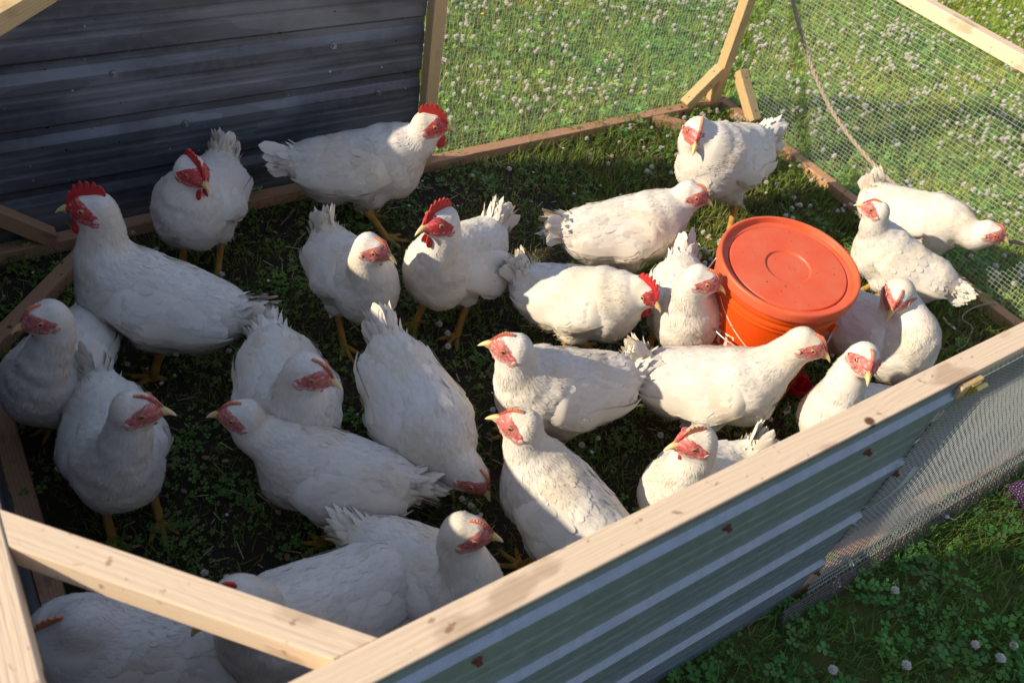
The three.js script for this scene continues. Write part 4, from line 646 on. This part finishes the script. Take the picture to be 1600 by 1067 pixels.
// x, z, heading, scale, head forward / up / sideways, head yaw, head pitch, tail angle, comb, label, extras
const HENS = [
  [-2.080, 0.463, 143, 0.94, 0.118, 0.410, 0.030, 17, 0, 12, 2, 'big white chicken with tall dark red comb and upstretched neck, near the back wall', { dirty: 0.8 }],
  [-1.897, 0.164, -128, 0.9, 0.109, 0.383, -0.040, 53, -12, 62, 2, 'white chicken with an orange-red comb and raised tail standing alone against the back metal wall', { fan: 0.6, legs: [[0.06, 0.05], [0.075, -0.05]] }],
  [-1.492, 0.167, -27, 0.945, 0.171, 0.360, 0.008, -5, 0, 12, 2, 'white chicken in profile facing right, its red comb against the back wall post', {  }],
  [-1.677, 0.516, -88, 0.828, 0.125, 0.405, 0.010, 33, -8, 75, 0, 'white chicken with upright tail and sunlit pink face, left of the red-combed mid-pen one', { fan: 0.5, tailLen: 1.15, legs: [[0.05, 0.05], [0.075, -0.05]] }],
  [-1.448, 0.578, -155, 0.9, 0.118, 0.417, -0.012, -17, -5, 52, 2, 'white chicken with red comb and spread tail, standing on two visible yellow feet mid pen', { wing: [0, 1], legs: [[0.07, 0.055], [0.03, -0.055]] }],
  [-0.981, 0.631, -23, 0.9, 0.158, 0.344, 0.001, -29, -8, 15, 0, 'white chicken with a pale comb facing right behind the bucket\'s left side', {  }],
  [-1.239, 0.796, -52, 0.855, 0.149, 0.310, -0.001, -23, -10, 58, 2, 'cream white chicken with tall red comb facing right, tail raised, left of the bucket', {  }],
  [-1.012, 0.903, -128, 0.855, 0.122, 0.404, 0.015, 76, -8, 30, 0, 'white chicken with fanned pink tail looking right, head against the bucket\'s left side', { fan: 1.9, tailLen: 1.1 }],
  [-0.530, 0.501, -168, 1.05, 0.137, 0.319, 0.032, 33, -15, 15, 1, 'fluffy white chicken facing the camera with wide yellow feet near the far right corner', { legs: [[-0.02, 0.06], [0.02, -0.11]], footYaw: 20 }],
  [-0.318, 1.003, 122, 0.783, 0.157, 0.383, -0.025, 3, 0, -8, 0, 'white chicken looking left with its tail pointing right, directly right of the bucket', {  }],
  [-0.114, 0.886, -78, 0.84, 0.226, 0.304, 0.000, 16, -4, 62, 0, 'white chicken with upright tail stretching its neck right along the right mesh side', { legCol: [0.5, 0.3, 0.06] }],
  [-0.647, 1.174, -85, 0.9, 0.015, 0.372, 0.033, -65, -35, 30, 0, 'white chicken bowing its head with one yellow leg forward, right of the bucket\'s base', { legs: [[0.05, -0.02], [0.10, -0.10]] }],
  [-0.884, 1.339, 165, 0.84, 0.101, 0.446, 0.000, -293, -5, 25, 0, 'small white chicken facing straight at the camera just behind the near top rail', {  }],
  [-1.131, 1.130, -42, 0.873, 0.170, 0.395, -0.018, -15, -12, 45, 0, 'cream white chicken facing right with closed wing in front of the orange bucket', {  }],
  [-1.440, 1.008, 170, 0.9, 0.148, 0.372, 0.011, -28, 0, 18, 0, 'white chicken with pink comb facing left in the middle of the flock', {  }],
  [-1.323, 1.318, 180, 0.82, 0.110, 0.445, 0.000, -17, -8, 80, 1, 'white chicken with red comb and upcurved tail, half hidden by the near top rail', { tailLen: 1.35, fan: 0.4 }],
  [-1.599, 1.262, 106, 0.873, 0.154, 0.384, -0.021, 30, 0, 20, 0, 'white chicken facing left with tall neck and broad breast just behind the near rail\'s middle', {  }],
  [-1.734, 0.939, -92, 0.9, 0.194, 0.217, -0.028, 26, -34, 42, 0, 'white chicken seen from behind bending its head down to peck, tail raised', { pitch: -4 }],
  [-1.879, 1.250, -62, 0.819, 0.061, 0.421, -0.017, 24, -4, 4, 0, 'white chicken looking right with pink face, next to the near corner brace and top rail', { tailLen: 0.5 }],
  [-1.931, 0.995, 146, 0.819, 0.197, 0.360, 0.018, 8, 0, 14, 0, 'large white chicken in profile facing left in the shaded front left of the pen', { dirty: 1.0, tailLen: 0.4 }],
  [-1.937, 0.795, -98, 0.9, 0.114, 0.394, -0.021, 50, -12, 8, 0, 'white chicken with bright orange comb looking right, behind the large left-facing one', { tailLen: 0.6 }],
  [-2.248, 0.773, -95, 0.837, 0.115, 0.436, -0.059, 67, -4, 62, 0, 'shaded white chicken with cleft breast and upright tail looking right by the left wall', { fan: 0.6, tailLen: 1.15, legs: [[0.08, 0.05], [0.075, -0.05]] }],
  [-2.289, 0.547, -125, 0.801, 0.082, 0.468, -0.058, -47, -4, 25, 0, 'shaded white chicken with small red comb looking left in the far left corner', {  }],
  [-2.074, 1.245, -172, 0.93, 0.134, 0.414, 0.000, 354, -26, 0, 2, 'white chicken with its red-wattled head mostly hidden under the near corner brace', { tailLen: 0.5 }],
  [-2.313, 1.194, 152, 0.945, 0.079, 0.317, -0.001, 13, -35, 12, 1, 'white chicken with its head against the left wall at the bottom left corner', {  }],
];
for (const [x, z, heading, scale, hx, hy, hz, yaw, hpitch, tail, comb, label, more] of HENS) makeHen({ x, z, heading, scale, head: [hx, hy, hz], yaw, hpitch, tail, comb, label, ...more });

// ---------------------------------------------------------------- stray feathers
function strayFeather(L, W) {
  const c = new Cards(); for (let i = 0; i < 26; i++) { const t = i / 25, s = i % 2 ? 1 : -1, b = V(L * t * 0.9, 0.002 + 0.35 * L * t * t, 0.0), d = V(0.8, 0.25 + rr(-0.1, 0.2), s * 0.8).normalize(); c.add(b, V(0, 1, 0), d, W * (1 - 0.6 * t) * rr(0.8, 1.2), 0.0018, { lift: 0.001, col: [0.80, 0.78, 0.74] }); }
  return mergeGeometries([c.geo, strip(colored(new THREE.TubeGeometry(new THREE.QuadraticBezierCurve3(V(-0.01, 0, 0), V(L * 0.5, 0.002, 0), V(L, 0.35 * L, 0)), 8, 0.0006, 5), () => [0.82, 0.78, 0.70]))].map((g) => g.index ? g.toNonIndexed() : g));
}
for (const [x, y, z, a, L, label] of [[-1.05, 0.02, 1.575, 1.2, 0.034, 'white feather caught under the muddy mesh edge, the middle one of three'], [-1.115, 0.02, 1.572, 0.5, 0.024, 'white feather caught at the lower corner where metal meets mesh'], [-0.752, 0.035, 1.58, 2.0, 0.030, 'white feather caught on the muddy mesh edge toward the right'], [-0.172, 0.02, 1.178, 1.9, 0.045, 'long white feather lying on the grass beside the curled twine'], [-0.87, 0.02, 1.19, 0.4, 0.028, 'small white feather lying below the bucket and the red cup']])
  { const f = mesh('feather', strayFeather(L, 0.012), M.plumage, scene); f.position.set(x, y, z); f.rotation.set(rr(-0.4, 0.4), a, rr(-0.2, 0.5)); tag(f, label, 'feather'); }

renderer.render(scene, camera);
